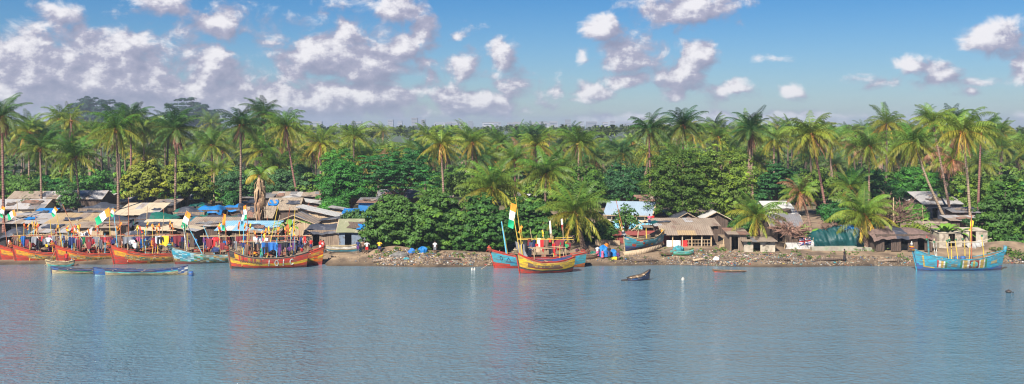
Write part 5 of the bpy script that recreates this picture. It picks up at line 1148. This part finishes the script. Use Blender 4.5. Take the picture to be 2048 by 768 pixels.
for (bt, nm, x0, x1, z, n, sd_, ps, pn) in [(bA, 'leftmost red and ochre boat', 1.5, 6, 3.5, 12, 1, 4, 4), (bB, 'red and yellow boat', 1.6, 7.5, 3.5, 13, 2, 4, 6), (bC, 'boat behind the small canoe', 1.6, 7.6, 3.4, 12, 3, 4, 5), (bD, 'bright red boat with cream lettering', 1.6, 8.8, 3.6, 18, 4, 5, 6),
                                            (bE, 'weathered pale blue boat', 3.4, 9.4, 3.4, 12, 5, 4, 4), (bF, 'boat with large white letters', 1.4, 7.6, 3.3, 11, 6, 4, 4), (bG, 'orange striped boat', 1.2, 7.4, 3.7, 13, 7, 4, 6)]:
    rack(bt, nm, x0, x1, .75, z, n, sd_, ps, pn)
# flags with their poles: (boat, foot x, foot y, top u, top v, flag)
def flagpole(t, fx, fy, utop, vtop, fl, m=POLE, r_=.055):
    M = Matrix.Translation(t.location) @ t.rotation_euler.to_matrix().to_4x4(); Yw = (M @ Vector((fx, fy, 0))).y; p1 = M.inverted() @ Vector((ux(utop, Yw), Yw, vz(vtop, Yw)))
    return pole(t, (fx, fy, .5), p1, r_, m, fl, name='flagpole')
flagpole(bA, .9, 0, 3, 410, (1.6, 1.0, 1.3, CIV, -1), POLE_R)
flagpole(bA, 2.2, -.3, 29, 418, (1.35, 1.0, .45, CIV, -1), POLE)
flagpole(bC, .7, 0, 110, 412, (1.25, .85, .95, CIV, -1), POLE_Y)
flagpole(bC, 6.3, -.3, 218, 414, (2.7, 1.25, .55, CIV, -1), POLE_Y)
flagpole(bD, .5, 0, 226, 414, (1.1, .8, 1.0, CIV, -1), POLE_B)
flagpole(bE, 1.0, 0, 373, 420, (2.5, 1.3, 1.15, CIV, -1), POLE)
flagpole(bE, 1.5, -.3, 366, 448, None, P_['white'], .1)
flagpole(bE, 6.6, 0, 446, 426, (2.4, .8, 1.45, [F_OR, F_OR, F_GR], -1), POLE_R)
flagpole(bF, 1.5, 0, 487, 418, (2.3, .6, 1.3, [P_['scarlet'], F_WH, P_['sky']], -1), POLE_B)
flagpole(bF, 2.4, -.3, 492, 409, (1.9, .7, 1.4, CIV, 1), POLE_R)
for k, (bt, fx, u, v, m) in enumerate([(bB, 3.0, 70, 430, POLE_R), (bC, 3.2, 125, 408, POLE_R), (bC, 4.2, 130, 425, POLE), (bC, 6.7, 190, 440, POLE), (bD, 1.6, 257, 395, POLE_R), (bD, 5.4, 328, 430, POLE), (bD, 1.0, 238, 432, POLE_R), (bE, 3.6, 372, 445, POLE_B), (bE, 5.0, 407, 452, POLE_B), (bF, 4.2, 556, 412, POLE_Y), (bG, 4.0, 580, 415, POLE_R), (bG, 5.4, 590, 420, POLE_Y), (bG, 2.4, 560, 430, POLE), (bG, 6.2, 600, 440, POLE_R), (bB, 4.4, 100, 440, POLE_Y)]):
    flagpole(bt, fx, rbt.uniform(-.5, .5), u, v, None, m, .06)
# centre boats
def patH(s, t, sd):
    if s < .012: return P_['black']
    if t > .91: return P_['red']
    if .50 < t < .78 and .14 < s < .78: return P_[random.Random(int(s * 40) * 7 + int(t * 12)).choice(['brown', 'ochre', 'gold', 'brown'])] if .56 < t < .74 else P_['maroon']
    if t < .34: return P_['red'] if t > .18 else P_['maroon']
    if t < .41: return P_['black']
    return P_['yellow'] if t < .86 else P_['gold']
def patI(s, t, sd):
    if t > .92: return P_['red']
    if t < .36 + .10 * max(0, (.2 - s) / .2): return P_['red'] if s < .7 else P_['orange']
    return P_['sky'] if random.Random(int(s * 24)).random() < .7 else P_['turq']
hI = Hull(11.2, 2.2, 1.4, 2.35, 1.9, rake=.7); bI = boat(990, 536, radians(5), hI, patI, 'turquoise boat with a red bottom partly hidden by the yellow and red boat'); ornament(bI, hI, mats=[P_['scarlet'], P_['red'], P_['orange']])
marks(bI, hI, [arc(.09, .70, .012, .10, 0, 6.28), [(.14, .60), (.16, .80), (.18, .60)], [(.13, .55), (.3, .55)]], P_['navy'], r_=.035, name='painted_emblem')
hH = Hull(6.5, 2.5, 1.45, 2.65, 2.0, rake=.55, sk=.6); bH = boat(1040, 547, radians(14), hH, patH, 'yellow and red boat nearest the camera with a rope-wrapped bow', thw=3, inner=P_['navy']); ornament(bH, hH, mats=[P_['cream'], P_['hullwood'], P_['cream']])
rack(bI, 'turquoise and red boat', 3.2, 9.4, .7, 3.6, 12, 12, 4, -2, .5, [POLE, POLE_Y, POLE_Y]); rack(bH, 'yellow and red boat', 1.6, 5.2, .8, 3.0, 0, 13, 2, -3, pm=[POLE, POLE_Y])
flagpole(bH, .5, 0, 1031, 394, None, POLE_Y); flagpole(bH, .35, .25, 1022, 404, (3.3, 1.35, 1.35, CIV, -1), POLE_Y, .06)
flagpole(bI, 1.6, 0, 1003, 443, None, POLE_B, .11); flagpole(bI, 1.75, .1, 1004, 443, None, POLE_Y, .07)
for u, v, fx, fl in [(1060, 456, 5.0, None), (1086, 458, 6.3, (.9, .4, 1.3, PEN[2], 1)), (1101, 440, 7.4, (2.6, .4, 1.45, [F_WH, F_WH, P_['cream']], 1)), (1125, 436, 8.6, (1.6, .45, 1.4, [F_WH, P_['red']], 1)), (1128, 478, 9.0, (.7, .8, .8, [F_OR], -1))]: flagpole(bI, fx, -.2, u, v, fl, POLE)
q = MB(); q.grid(lambda a, c: (2.6 + a * 1.9 + .1 * sin(c * 4), .1 * sin(a * 6), 1.4 + 1.9 * c * (1 - .35 * a)), 10, 6, CL_['grey']); q.build('cabin_sheet', bI)
q = MB(); q.ball((5.0, -.2, 1.35), (1.15, .7, .38), CL_['navy'], 12, 6); q.build('folded_tarpaulin', bH, smooth=True)
# boat hauled ashore
def patJ(s, t, sd):
    r = random.Random(int(s * 14) * 31 + int(t * 7))
    if t > .9: return P_['cream']
    if t < .34: return P_['navy'] if s < .25 else P_['hullwood']
    if t < .42: return P_['blue']
    return P_[r.choice(['turq', 'sky', 'pale', 'turq', 'white', 'turq', 'scarlet' if s < .4 else 'turq', 'amber' if s > .45 else 'sky'])]
hJ = Hull(7.2, 1.9, 1.35, 2.3, 2.2, rake=.2, sk=.35); zJ = gz(ux(1250, 136.5), 136.5)
bJ = boat(1250, 0, radians(40), hJ, patJ, 'patchwork turquoise boat hauled ashore on a log beside the open shelter', Y=136.5, z0=zJ + .35, rail=P_['cream'], thw=3, pitch=radians(2)); ornament(bJ, hJ, mats=[P_['navy'], P_['white'], P_['navy']])
flagpole(bJ, .35, 0, 1232, 400, None, POLE_R, .06); flagpole(bJ, .4, .1, 1238, 440, None, POLE_Y, .07)
for u, v, fx in [(1277, 458, 2.3), (1292, 456, 4.2)]: flagpole(bJ, fx, 0, u, v, None, POLE if u < 1280 else POLE_Y, .1)
q = MB(); q.tube([(1.0, -.3, 2.6), (2.6, -.3, 3.3), (4.6, -.3, 3.9)], .06, POLE, 5); q.build('rail', bJ)
q = MB(); q.grid(lambda a, c: (3.9 + a * 2.0, -.6 + c * 1.2, 3.55 - .35 * sin(pi * c) * 0 - .35 * abs(c - .5) - .25 * sin(a * 3)), 10, 6, TARP_T); q.build('canopy', bJ, smooth=True)
lg = MB(); lg.tube([(0, 0, 0), (2.6, .4, .15), (5.6, 1.2, .75)], [.36, .42, .26], WOOD_T, 8); tag(lg.build('log', None, (ux(1248, 135.6), 135.6, gz(ux(1260, 135.6), 135.6) + .12), (0, 0, radians(14)), smooth=True), 'thick pale log lying under the patchwork boat', 'log')
# turquoise boat on the right
FL = P_
def patK(s, t, sd):
    if s < .01: return P_['navy']
    if t < .30 + .16 * max(0, (.10 - s) / .10): return P_['blue'] if t > .16 else P_['navy']
    if t < .37: return P_['sky'] if s > .19 else P_['gold']
    if .075 < s < .092 and t < .86: return P_['gold']
    if t > .93: return P_['cream'] if int(s * 40) % 5 == 0 else P_['sky']
    if .40 < t < .80 and .215 < s < .325: return P_[['red', 'white', 'gold', 'white', 'green'][int((s - .215) / .022)]]
    if t < .92:
        for a, b_, c in [(.475, .50, 'green'), (.50, .515, 'white'), (.515, .56, 'gold'), (.56, .58, 'white'), (.58, .70, 'maroon'), (.70, .715, 'white'), (.715, .76, 'gold'), (.76, .775, 'white'), (.775, .80, 'green')]:
            if a <= s < b_:
                if c == 'maroon' and ((s - .64) / .045) ** 2 + ((t - .65) / .22) ** 2 < 1: return P_['aqua'] if abs(s - .64) > .013 else P_['gold']
                return P_[c]
    return P_['sky']
hK = Hull(10.4, 2.1, 1.45, 2.75, 2.45, rake=.65, sk=.12, srake=.5); bK = boat(1834, 541, radians(2), hK, patK, 'turquoise boat with striped flag panels at the right end of the shore', rail=P_['sky'], ns=120, nt=16)
ornament(bK, hK, mats=[P_['amber'], P_['navy'], P_['scarlet']]); marks(bK, hK, [[(.37 + .012 * k, .52), (.376 + .012 * k, .68)] for k in range(6)] + [[(.85 + .012 * k, .54), (.856 + .012 * k, .70)] for k in range(6)], P_['gold'], r_=.028)
q = MB(); p = hK.pt(0, 1, 1); q.tube([(p.x, 0, p.z + .35), (p.x - .02, 0, p.z + .55), (p.x, 0, p.z + .85)], [.17, .14, .03], P_['white'], 8); q.build('bow_cap', bK, smooth=True)
q = MB(); p = hK.pt(1, 1, 1); q.tube([(p.x - .1, 0, p.z - .5), (p.x + .05, 0, p.z), (p.x + .1, 0, p.z + .55)], [.2, .2, .22], P_['sky'], 8); q.build('stern_post', bK, smooth=True)
for k, (u, vt_, m) in enumerate([(1856, 480, P_['turq']), (1866, 484, P_['white']), (1872, 484, P_['white']), (1892, 482, POLE_Y), (1902, 482, POLE_Y), (1910, 480, POLE_Y), (1929, 480, POLE_Y), (1963, 472, POLE_Y)]):
    fx = (u - 1829) / 176 * 10.8; flagpole(bK, fx, -.45 if k % 2 else .35, u, vt_, None, m, .065 if k != 0 else .15)
    M = Matrix.Translation(bK.location) @ bK.rotation_euler.to_matrix().to_4x4(); 
    if k not in (2,):
        Yw = bK.location.y; pp = M.inverted() @ Vector((ux(u, Yw), Yw, vz(vt_ - 8, Yw))); c = MB(); c.tube([(pp.x, -.4 if k % 2 else .3, pp.z - .55), (pp.x, -.4 if k % 2 else .3, pp.z - .3)], [.14, .14], P_['green'], 6); c.tube([(pp.x, -.4 if k % 2 else .3, pp.z - .3), (pp.x, -.4 if k % 2 else .3, pp.z + .05)], [.11, .02], P_['cream'] if k else P_['red'], 6); c.build('post_cap', bK)
q = MB(); q.tube([(1.6, -.4, 3.5), (4.5, -.4, 3.42), (7.5, -.4, 3.5), (9.1, -.4, 3.95)], .05, CREAM, 5); q.build('rail', bK)
q = MB(); q.tube([(1.7, .35, 3.45), (7.4, .35, 3.45)], .05, CREAM, 5); q.build('rail', bK)
flagpole(bK, 6.75, 0, 1943, 430, None, POLE_R, .08); flagpole(bK, 6.5, .1, 1942, 438, (1.5, .75, 1.3, PEN[2], -1), POLE_Y, .05)
def barrel(x, Y, z, c, label, s=1., group=None):
    b = MB(); b.tube([(0, 0, 0), (0, 0, .05), (0, 0, .3), (0, 0, .33), (0, 0, .6), (0, 0, .63), (0, 0, .88)], [.28, .29, .29, .31, .31, .29, .28], PAINT[c], 12); return tag(link('barrel', b.mesh('barrel', True), None, (x, Y, z), scale=(s, s, s)), label, 'barrel', group)
barrel(bK.location.x + 5.0, bK.location.y + .3, .85, 'blue', 'left of two blue barrels standing in the turquoise boat'); barrel(bK.location.x + 5.75, bK.location.y + .3, .85, 'blue', 'right of two blue barrels standing in the turquoise boat')
# canoes
def plain(*cols):
    def f(s, t, sd): return P_[cols[min(len(cols) - 1, int((1 - t) * len(cols)))]]
    return f
def canoe(u, v, L, rz, pat, label, B=1.0, fb=.5, bow=.75, stern=.7, z0=0., Y=None, rail=P_['hullwood'], rake=.3, inner=P_['hullwood'], thw=3, sk=.3, pitch=0, name='canoe'):
    h = Hull(L, B, fb, bow, stern, draft=.2, rake=rake, sk=sk, srake=.1); return boat(u, v, rz, h, pat, label, name=name, cat='canoe', z0=z0, Y=Y, rail=rail, inner=inner, thw=thw, ns=32, nt=8, pitch=pitch), h
cn, hc_ = canoe(96, 532, 3.3, radians(-2), plain('hullwood', 'cream', 'aqua', 'brown'), 'small weathered wooden canoe with a person standing in it', B=1.1, fb=.55, bow=.8, stern=.8, rail=P_['cream'])
def patL(s, t, sd):
    if t > .74: return P_['navy'] if s > .08 else P_['blue']
    if t > .58: return P_['green'] if s > .1 else P_['navy']
    return P_['cream']
def patM(s, t, sd):
    if s < .11: return P_['blue'] if t > .3 else P_['pale']
    if s > .90 and t > .3: return P_['blue'] if (int(s * 60) + int(t * 6)) % 3 else P_['white']
    if t > .78: return P_['navy'] if s < .7 else P_['blue']
    if t > .60: return P_['aqua']
    return P_['cream']
canoe(104, 547, 9.8, radians(-1), patL, 'long dark blue and cream canoe, farther left of the two long ones', B=1.3, fb=.55, bow=.85, stern=.55, rail=P_['navy'], rake=.1, sk=.8, inner=P_['black'])
canoe(189, 550.5, 10.9, radians(1.5), patM, 'long blue and white canoe with a turquoise stripe and pointed end', B=1.35, fb=.6, bow=.95, stern=1.15, rail=P_['navy'], rake=.1, sk=.08, inner=P_['navy'])
def patN(s, t, sd): return P_['white'] if t > .62 else P_['cream'] if t > .5 else P_['sky'] if t > .2 else P_['white']
Yc = gY(690, 505); canoe(722, 0, 4.5, radians(180), patN, 'white and blue canoe drawn up before the olive-roofed hut', B=1.2, fb=.75, bow=1.25, stern=.8, z0=gz(ux(690, Yc), Yc) + .1, Y=Yc, rail=P_['cream'])
Yc = gY(1178, 519); canoe(1162, 0, 2.2, radians(15), plain('hullwood', 'brown', 'black'), 'small dark canoe ashore beside the seated group', B=.9, fb=.5, bow=.8, z0=gz(ux(1175, Yc), Yc) + .05, Y=Yc)
Yc = gY(1336, 512); canoe(1322, 0, 1.9, radians(8), plain('brown', 'black'), 'little brown canoe ashore below the white drying cloth', B=.8, fb=.4, bow=.6, z0=gz(ux(1336, Yc), Yc) + .05, Y=Yc)
Yc = gY(1362, 512); canoe(1346, 0, 2.6, radians(3), plain('aqua', 'green', 'brown'), 'green edged canoe ashore under the railing of the open shelter', B=.8, fb=.45, bow=.6, z0=gz(ux(1362, Yc), Yc) + .05, Y=Yc, rail=P_['aqua'])
canoe(1430, 544, 3.7, 0, plain('brown', 'scarlet', 'brown'), 'half sunken reddish canoe in the shallows off the small concrete hut', B=.8, fb=.16, bow=.32, stern=.12, rail=P_['brown'])
canoe(1928, 541.5, 4.6, radians(1), plain('hullwood', 'brown', 'brown'), 'low brown canoe alongside the stern of the turquoise boat', B=.7, fb=.28, bow=.4, stern=.6, Y=127.6, rail=P_['hullwood'])
cb, _h = canoe(1297, 560, 2.4, radians(200), plain('blue', 'navy', 'navy', 'black'), 'dark blue boat lying tilted in open water', B=1.0, fb=.55, bow=1.1, stern=.6, rail=P_['black'], pitch=radians(4)); cb.rotation_euler = (radians(-8), radians(9), radians(190)); cb.location.z = .12
q = MB(); q.box((2.75, 0, .42), (.9, .3, .1), P_['black']); q.tube([(2.3, 0, .4), (2.35, 0, -.4)], .06, P_['black'], 5); q.build('outboard_bracket', cb)
# floats and drifting things
def floater(u, v, r_, m, label, name='buoy', cat='buoy', sq=1.):
    Y = F * H / (v - VH); b = MB(); b.ball((0, 0, r_ * .35), (r_, r_, r_ * sq), m, 12, 8); b.torus((0, 0, r_ * (.35 + sq)), r_ * .25, r_ * .08, m, 'y', 8, 5); return tag(b.build(name, None, (ux(u, Y), Y, 0), smooth=True), label, cat)
def drumfloat(u, v, c, label):
    Y = F * H / (v - VH); barrel(ux(u, Y), Y, -.35, c, label, .95)
drumfloat(382, 551, 'blue', 'blue drum floating beside the pointed end of the long blue and white canoe'); floater(1366, 560, .19, PAINT['white'], 'white round buoy floating off the open shelter', sq=1.2)
floater(2017, 585, .32, PAINT['black'], 'dark object drifting near the right edge', 'driftwood', 'driftwood', .5); floater(2026, 585, .1, PAINT['black'], 'tiny dark scrap beside the drifting dark object', 'driftwood', 'driftwood', .5)
for u in (944, 949): floater(u, 540, .13, PAINT['white'], 'small white float, %s of a pair off the shore trees' % ('left' if u == 944 else 'right'), sq=1.8)
# white cloth behind the fleet
q = MB(); Yc = 138.; q.grid(lambda a, c: ((a - .5) * 2.6 * (1 - .18 * sin(pi * c)), .15 * sin(a * 7), 3.4 - 2.6 * c * (.75 + .25 * abs(a - .5) * 2) - .75 * (1 - abs(a - .5) * 2) * (1 - c) ** 2 * 1.3), 16, 10, CLOTH_W)
tag(q.build('hanging_cloth', None, (ux(166, Yc), Yc, gz(ux(166, Yc), Yc)), smooth=True), 'large white cloth slung before the tan plank hut', 'cloth')
# things stacked on the beach
def bundle(u, v, c, s, label, name='tarpaulin_bundle', cat='bundle', h=1.):
    Y = gY(u, v); x = ux(u, Y); r = random.Random(int(u)); b = MB(); ph = r.uniform(0, 6); b.grid(lambda a, q_: (lambda w: (s * cos(6.2832 * a) * w * (1 + .22 * sin(6.2832 * a * 3 + ph) + .1 * sin(6.2832 * a * 7 + q_ * 5)), s * .7 * sin(6.2832 * a) * w * (1 + .2 * sin(6.2832 * a * 2 + ph)), s * h * (.05 + (1 - q_) ** .6 * (.85 + .3 * sin(6.2832 * a * 2 + ph) * q_ + .15 * sin(6.2832 * a * 5 + 1)))))(min(1, q_ * 1.7) ** .7), 24, 9, c)
    return tag(b.build(name, None, (x, Y, gz(x, Y) - .05), smooth=True), label, cat)
bundle(1207, 513, TARP_B, .95, 'large blue tarpaulin bundle behind the women on the beach', h=1.6); bundle(1227, 512, TARP_B, .7, 'smaller blue tarpaulin bundle near the log', h=1.3); bundle(1186, 514, TARP_G, .55, 'green cloth bundle beside the blue tarpaulin bundles', h=1.4)
bundle(1229, 519, CL_['yellow'], .38, 'yellow sack in front of the blue bundles', 'sack', 'sack'); bundle(845, 506, TARP_B, .6, 'blue bundle in the shade of the shore trees', h=1.5); bundle(824, 507, CL_['blue'], .45, 'dusky blue sack in the shade of the shore trees', 'sack', 'sack', 1.6)
bundle(1357, 503, PAINT['turq'], .7, 'turquoise covered crate by the railing of the open shelter', h=1.2); bundle(1382, 506, PAINT['blue'], .42, 'blue bundle under the railing of the open shelter')
bundle(1432, 520, CLOTH_W, .35, 'white sack on the rubbish bank by the stakes', 'sack', 'sack', 1.3); bundle(800, 512, mat('net_heap', (.16, .15, .14), .9, .4, 3, bump=.8), 1.1, 'grey heap of nets on top of the rubbish bank', 'net_heap', 'net', .55)
bundle(812, 520, PAINT['turq'], .4, 'turquoise plastic sheet scrap on the rubbish bank', 'plastic_sheet', 'plastic')
for k, (u, v, c, lab) in enumerate([(62, 500, 'white', 'white topped sack behind the second orange boat'), (300, 505, 'yellow', 'yellow sack by the stern of the bright red boat'), (312, 503, 'orange', 'orange sack by the stern of the bright red boat'), (345, 505, 'navy', 'dark bundle behind the bow of the weathered blue boat'), (410, 505, 'orange', 'orange rolled hose-like bundle in the weathered blue boat'), (430, 503, 'navy', 'dark bundle behind the weathered blue boat')]):
    bundle(u, v, CL_[c], .5, lab, 'sack', 'sack', 1.2)
# mooring ropes and driftwood
def rope(u0, v0, Y0, u1, v1, label):
    Y1 = F * H / (v1 - VH); a = Vector((ux(u0, Y0), Y0, vz(v0, Y0))); c = Vector((ux(u1, Y1), Y1, 0)); b = MB(); b.tube([a.lerp(c, k / 8) - Vector((0, 0, .35 * sin(pi * k / 8))) for k in range(9)], .035, WOOD_T, 5); tag(b.build('mooring_rope'), label, 'rope')
rope(111, 500, 131, 88, 531, 'rope running from the bow behind the small canoe down to the water'); rope(1000, 500, 130, 962, 538, 'rope running from the turquoise and red bow to the white floats')
for k, (u, v, L, a, lab) in enumerate([(770, 523, 3.0, .2, 'driftwood log at the sandy end of the rubbish bank'), (905, 520, 2.4, -.3, 'driftwood log on the rubbish bank under the shore trees'), (1290, 524, 3.5, .1, 'driftwood log below the thick pale log'), (1400, 522, 2.2, .5, 'short log on the bank below the open shelter'), (1560, 522, 2.6, -.2, 'log on the bank below the small concrete hut'), (1660, 522, 4.0, .05, 'long log on the bank below the teal tarpaulin'), (1780, 524, 3.2, .1, 'log lying below the broken quay'), (1345, 508, 3.0, -.1, 'grey plank log below the open shelter posts')]):
    Y = gY(u, v); x = ux(u, Y); b = MB(); b.tube([(-L / 2, 0, 0), (0, rbt.uniform(-.1, .1), .08), (L / 2, 0, .03)], [.16, .19, .09], rbt.choice([WOOD, WOOD_T, WOOD_D]), 7); tag(b.build('log', None, (x, Y, gz(x, Y) + .1), (0, 0, a), smooth=True), lab, 'log')
# ------------------------------------------------------------------ people
def body_mesh(pose):
    J = dict(pel=(0, 0, .92, .125), sp=(0, 0, 1.12, .115), ch=(0, 0, 1.32, .135), nk=(0, 0, 1.46, .052), hb=(0, -.012, 1.54, .068), hd=(0, -.015, 1.62, .092), tp=(0, 0, 1.69, .075))
    for s, n in ((-1, 'l'), (1, 'r')):
        J.update({'s' + n: (s * .175, 0, 1.38, .062), 'e' + n: (s * .245, .03, 1.12, .042), 'w' + n: (s * .25, -.06, .89, .029), 'f' + n: (s * .245, -.09, .79, .034), 'g' + n: (s * .24, -.10, .72, .016),
                  'h' + n: (s * .09, 0, .86, .092), 'k' + n: (s * .10, -.02, .48, .06), 'a' + n: (s * .105, .02, .085, .038), 't' + n: (s * .12, -.15, .035, .032)})
    if pose == 'hips':
        for s, n in ((-1, 'l'), (1, 'r')): J['e' + n] = (s * .36, .06, 1.16, .042); J['w' + n] = (s * .19, -.08, .99, .03); J['f' + n] = (s * .13, -.12, .96, .034); J['g' + n] = (s * .09, -.14, .95, .016)
    if pose == 'walk': J['kl'] = (-.09, -.16, .5, .06); J['al'] = (-.1, -.12, .1, .038); J['tl'] = (-.1, -.3, .06, .032); J['kr'] = (.1, .06, .48, .06); J['ar'] = (.1, .22, .12, .038); J['tr'] = (.1, .08, .04, .032); J['wl'] = (-.27, .12, .9, .029); J['fl'] = (-.27, .14, .8, .034); J['gl'] = (-.27, .14, .74, .016)
    if pose == 'sit':
        for k_ in list(J):
            x, y, z, r = J[k_]
            if k_[0] not in 'kat' or k_ == 'tp': J[k_] = (x, y - (z - .55) * .12 if z > .9 else y, z - .48, r)
        for s, n in ((-1, 'l'), (1, 'r')): J['k' + n] = (s * .14, -.40, .50, .06); J['a' + n] = (s * .13, -.42, .09, .038); J['t' + n] = (s * .14, -.58, .035, .032); J['w' + n] = (s * .16, -.33, .56, .029); J['f' + n] = (s * .14, -.42, .55, .034); J['g' + n] = (s * .13, -.48, .53, .016)
    E = [('pel', 'sp'), ('sp', 'ch'), ('ch', 'nk'), ('nk', 'hb'), ('hb', 'hd'), ('hd', 'tp')]
    for n in 'lr': E += [('ch', 's' + n), ('s' + n, 'e' + n), ('e' + n, 'w' + n), ('w' + n, 'f' + n), ('f' + n, 'g' + n), ('pel', 'h' + n), ('h' + n, 'k' + n), ('k' + n, 'a' + n), ('a' + n, 't' + n)]
    ks = list(J); me = bpy.data.meshes.new('b'); me.from_pydata([J[k_][:3] for k_ in ks], [(ks.index(a), ks.index(b)) for a, b in E], []); o = bpy.data.objects.new('b', me); COL.objects.link(o)
    m = o.modifiers.new('s', 'SKIN'); m.use_smooth_shade = True; sv = me.skin_vertices[0].data
    for i, k_ in enumerate(ks):
        r = J[k_][3]; sv[i].radius = (r * (1.2 if k_ in ('ch', 'pel', 'sp') else 1), r * (.8 if k_ in ('ch', 'sp') else 1)); sv[i].use_root = (k_ == 'pel')
    ss = o.modifiers.new('u', 'SUBSURF'); ss.levels = 1; ss.render_levels = 1
    dg = bpy.context.evaluated_depsgraph_get(); me2 = bpy.data.meshes.new_from_object(o.evaluated_get(dg)); bpy.data.objects.remove(o); return me2, J
BODY = {p: body_mesh(p) for p in ('stand', 'hips', 'walk', 'sit')}
def cloth_tubes(chains, m, name, n=8):
    b = MB()
    for ch in chains: b.tube([c[:3] for c in ch], [c[3] for c in ch], m, n, False)
    return b.mesh(name, True)
def person(u, v, pose, top, bot, label, rz=0, s=1., Y=None, z=None, skin=0, skirt=False):
    Y = Y or gY(u, v); x = ux(u, Y); z = gz(x, Y) if z is None else z; me, J = BODY[pose]; t = empty('person', (x, Y, z), rz, label=label, cat='person'); t.scale = (s, s, s)
    bm_ = me.copy(); bm_.materials.clear(); bm_.materials.append((SKIN, SKIN2)[skin]); link('body', bm_, t)
    f = lambda k_, r, dz=0: (J[k_][0], J[k_][1], J[k_][2] + dz, r)
    if top:
        b = MB(); prof = [(.90, .165, .12), (1.05, .145, .11), (1.2, .165, .12), (1.33, .205, .13), (1.40, .19, .10), (1.44, .09, .08)]; dz = -.48 if pose == 'sit' else 0
        b.grid(lambda a, c: (lambda q_: (q_[1] * cos(6.2832 * a), q_[2] * sin(6.2832 * a) - (.12 * (q_[0] - .95) if pose == 'sit' else 0), q_[0] + dz))(prof[min(5, int(round(c * 5)))]), 12, 5, CL_[top])
        for n in 'lr': b.tube([f('s' + n, .075), tuple(Vector(J['s' + n][:3]).lerp(Vector(J['e' + n][:3]), .75)) + (.06,)] and [J['s' + n][:3], tuple(Vector(J['s' + n][:3]).lerp(Vector(J['e' + n][:3]), .75))], [.078, .062], CL_[top], 8, False)
        b.build('shirt', t, smooth=True)
    b = MB()
    if skirt: b.grid(lambda a, c: ((.15 + .10 * c) * cos(6.2832 * a), (.12 + .09 * c) * sin(6.2832 * a), .98 - .68 * c), 12, 4, CL_[bot]); b.build('skirt', t, smooth=True)
    else:
        p0 = J['pel']; b.ball((p0[0], p0[1], p0[2] - .03), (.175, .135, .13), CL_[bot], 10, 6)
        for n in 'lr': b.tube([J['h' + n][:3], tuple(Vector(J['h' + n][:3]).lerp(Vector(J['k' + n][:3]), .9))], [.115, .09], CL_[bot], 8, False)
        b.build('shorts', t, smooth=True)
    hd = J['hd']; b = MB(); b.grid(lambda a, c: (hd[0] + .1 * cos(6.2832 * a) * sin(pi * .55 * c), hd[1] + .022 + .105 * sin(6.2832 * a) * sin(pi * .55 * c), hd[2] + .012 + .118 * cos(pi * .55 * c)), 12, 5, HAIR); b.build('hair', t, smooth=True)
    return t
person(734, 508, 'hips', 'white', 'red', 'person in a white shirt and red shorts by the shore trees', .2)
person(727, 507, 'stand', 'brown', 'black', 'person in dark clothes beside the one in red shorts', .5)
person(759, 507, 'hips', 'yellow', 'navy', 'person in a yellow shirt under the edge of the shore trees', -.2)
person(716, 506, 'stand', 'navy', 'purple', 'person in navy standing at the end of the white and blue canoe', .1)
person(870, 508, 'stand', 'white', 'grey', 'person in a pale shirt in the deep shade of the shore trees', .1)
person(1195, 516, 'stand', 'white', 'pink', 'woman in white top and pink skirt on the beach', .3, .95, skirt=True)
person(1205, 518, 'stand', 'pink', 'pink', 'child in a pink dress beside the woman in white', -.2, .68, skirt=True)
person(1218, 517, 'walk', 'black', 'navy', 'woman in a dark dress before the blue tarpaulin bundle', .4, .97, skirt=True)
person(1236, 521, 'stand', None, 'purple', 'bare-chested person standing at the foot of the log', 2.8)
person(1154, 512, 'sit', 'purple', 'white', 'seated person in purple next to the broad low palm', .4)
person(1166, 513, 'sit', 'red', 'maroon', 'seated person in red beside the small dark canoe', -.3)
person(1176, 514, 'sit', 'brown', 'navy', 'seated person in brown in front of the green bundle', .2)
person(1213, 509, 'stand', 'orange', 'brown', 'person in orange behind the blue tarpaulin bundle', 0)
person(1299, 452, 'stand', 'pink', 'navy', 'person in pink beside the balcony of the bluish tin house', 0, Y=150, z=vz(452, 150)); person(1306, 454, 'stand', 'red', 'black', 'person in red beside the balcony of the bluish tin house', .5, Y=150.5, z=vz(452, 150))
pl = MB(); pl.box((0, 0, 0), (2.6, 3.2, .12), WOOD); pl.box((0, .9, -1.3), (2.4, .2, 2.6), WOOD_D); tag(pl.build('landing', None, (ux(1303, 150.4), 150.4, vz(452, 150) - .07)), 'raised plank landing under the two people by the tin house', 'platform')
person(1689, 524, 'stand', 'black', 'black', 'figure wrapped in black on the quay below the teal tarpaulin', 1.0, .95, skirt=True)
person(133, 0, 'stand', 'red', 'maroon', 'person in red standing in the small wooden canoe', .2, Y=cn.location.y, z=.12)
person(157, 0, 'sit', None, 'orange', 'bare-chested person sitting in the boat behind the small canoe', .1, Y=134.2, z=1.0)
person(604, 511, 'stand', 'navy', 'red', 'person in navy top and red shorts behind the orange striped boat', .1)
person(641, 505, 'stand', 'red', 'white', 'person in red and white at the stern of the orange striped boat', -.3); person(647, 506, 'walk', 'white', 'brown', 'person in a white shirt walking just past the orange striped boat', .8)
rpp = random.Random(77); ti = 0
combos = [(a, b) for a in ('black', 'navy', 'white', 'red', 'orange', 'blue', 'green', 'maroon') for b in ('navy', 'black', 'brown', 'tan', 'yellow')]; rpp.shuffle(combos)
for u in (18, 33, 47, 62, 75, 92, 104, 122, 140, 180, 191, 203, 216, 245, 256, 268, 285, 298, 311, 322, 338, 352, 378, 392, 415, 427, 440, 455, 470, 492, 515, 532, 548, 566, 590, 611, 622):
    a, b_ = combos[ti]; ti += 1; person(u, rpp.uniform(497, 506), rpp.choice(['stand', 'hips', 'walk']), a, b_, 'person with %s top and %s bottoms in the crowd behind the left fleet' % (a, b_), rpp.uniform(-1, 1), rpp.uniform(.92, 1.03), skin=ti % 2)
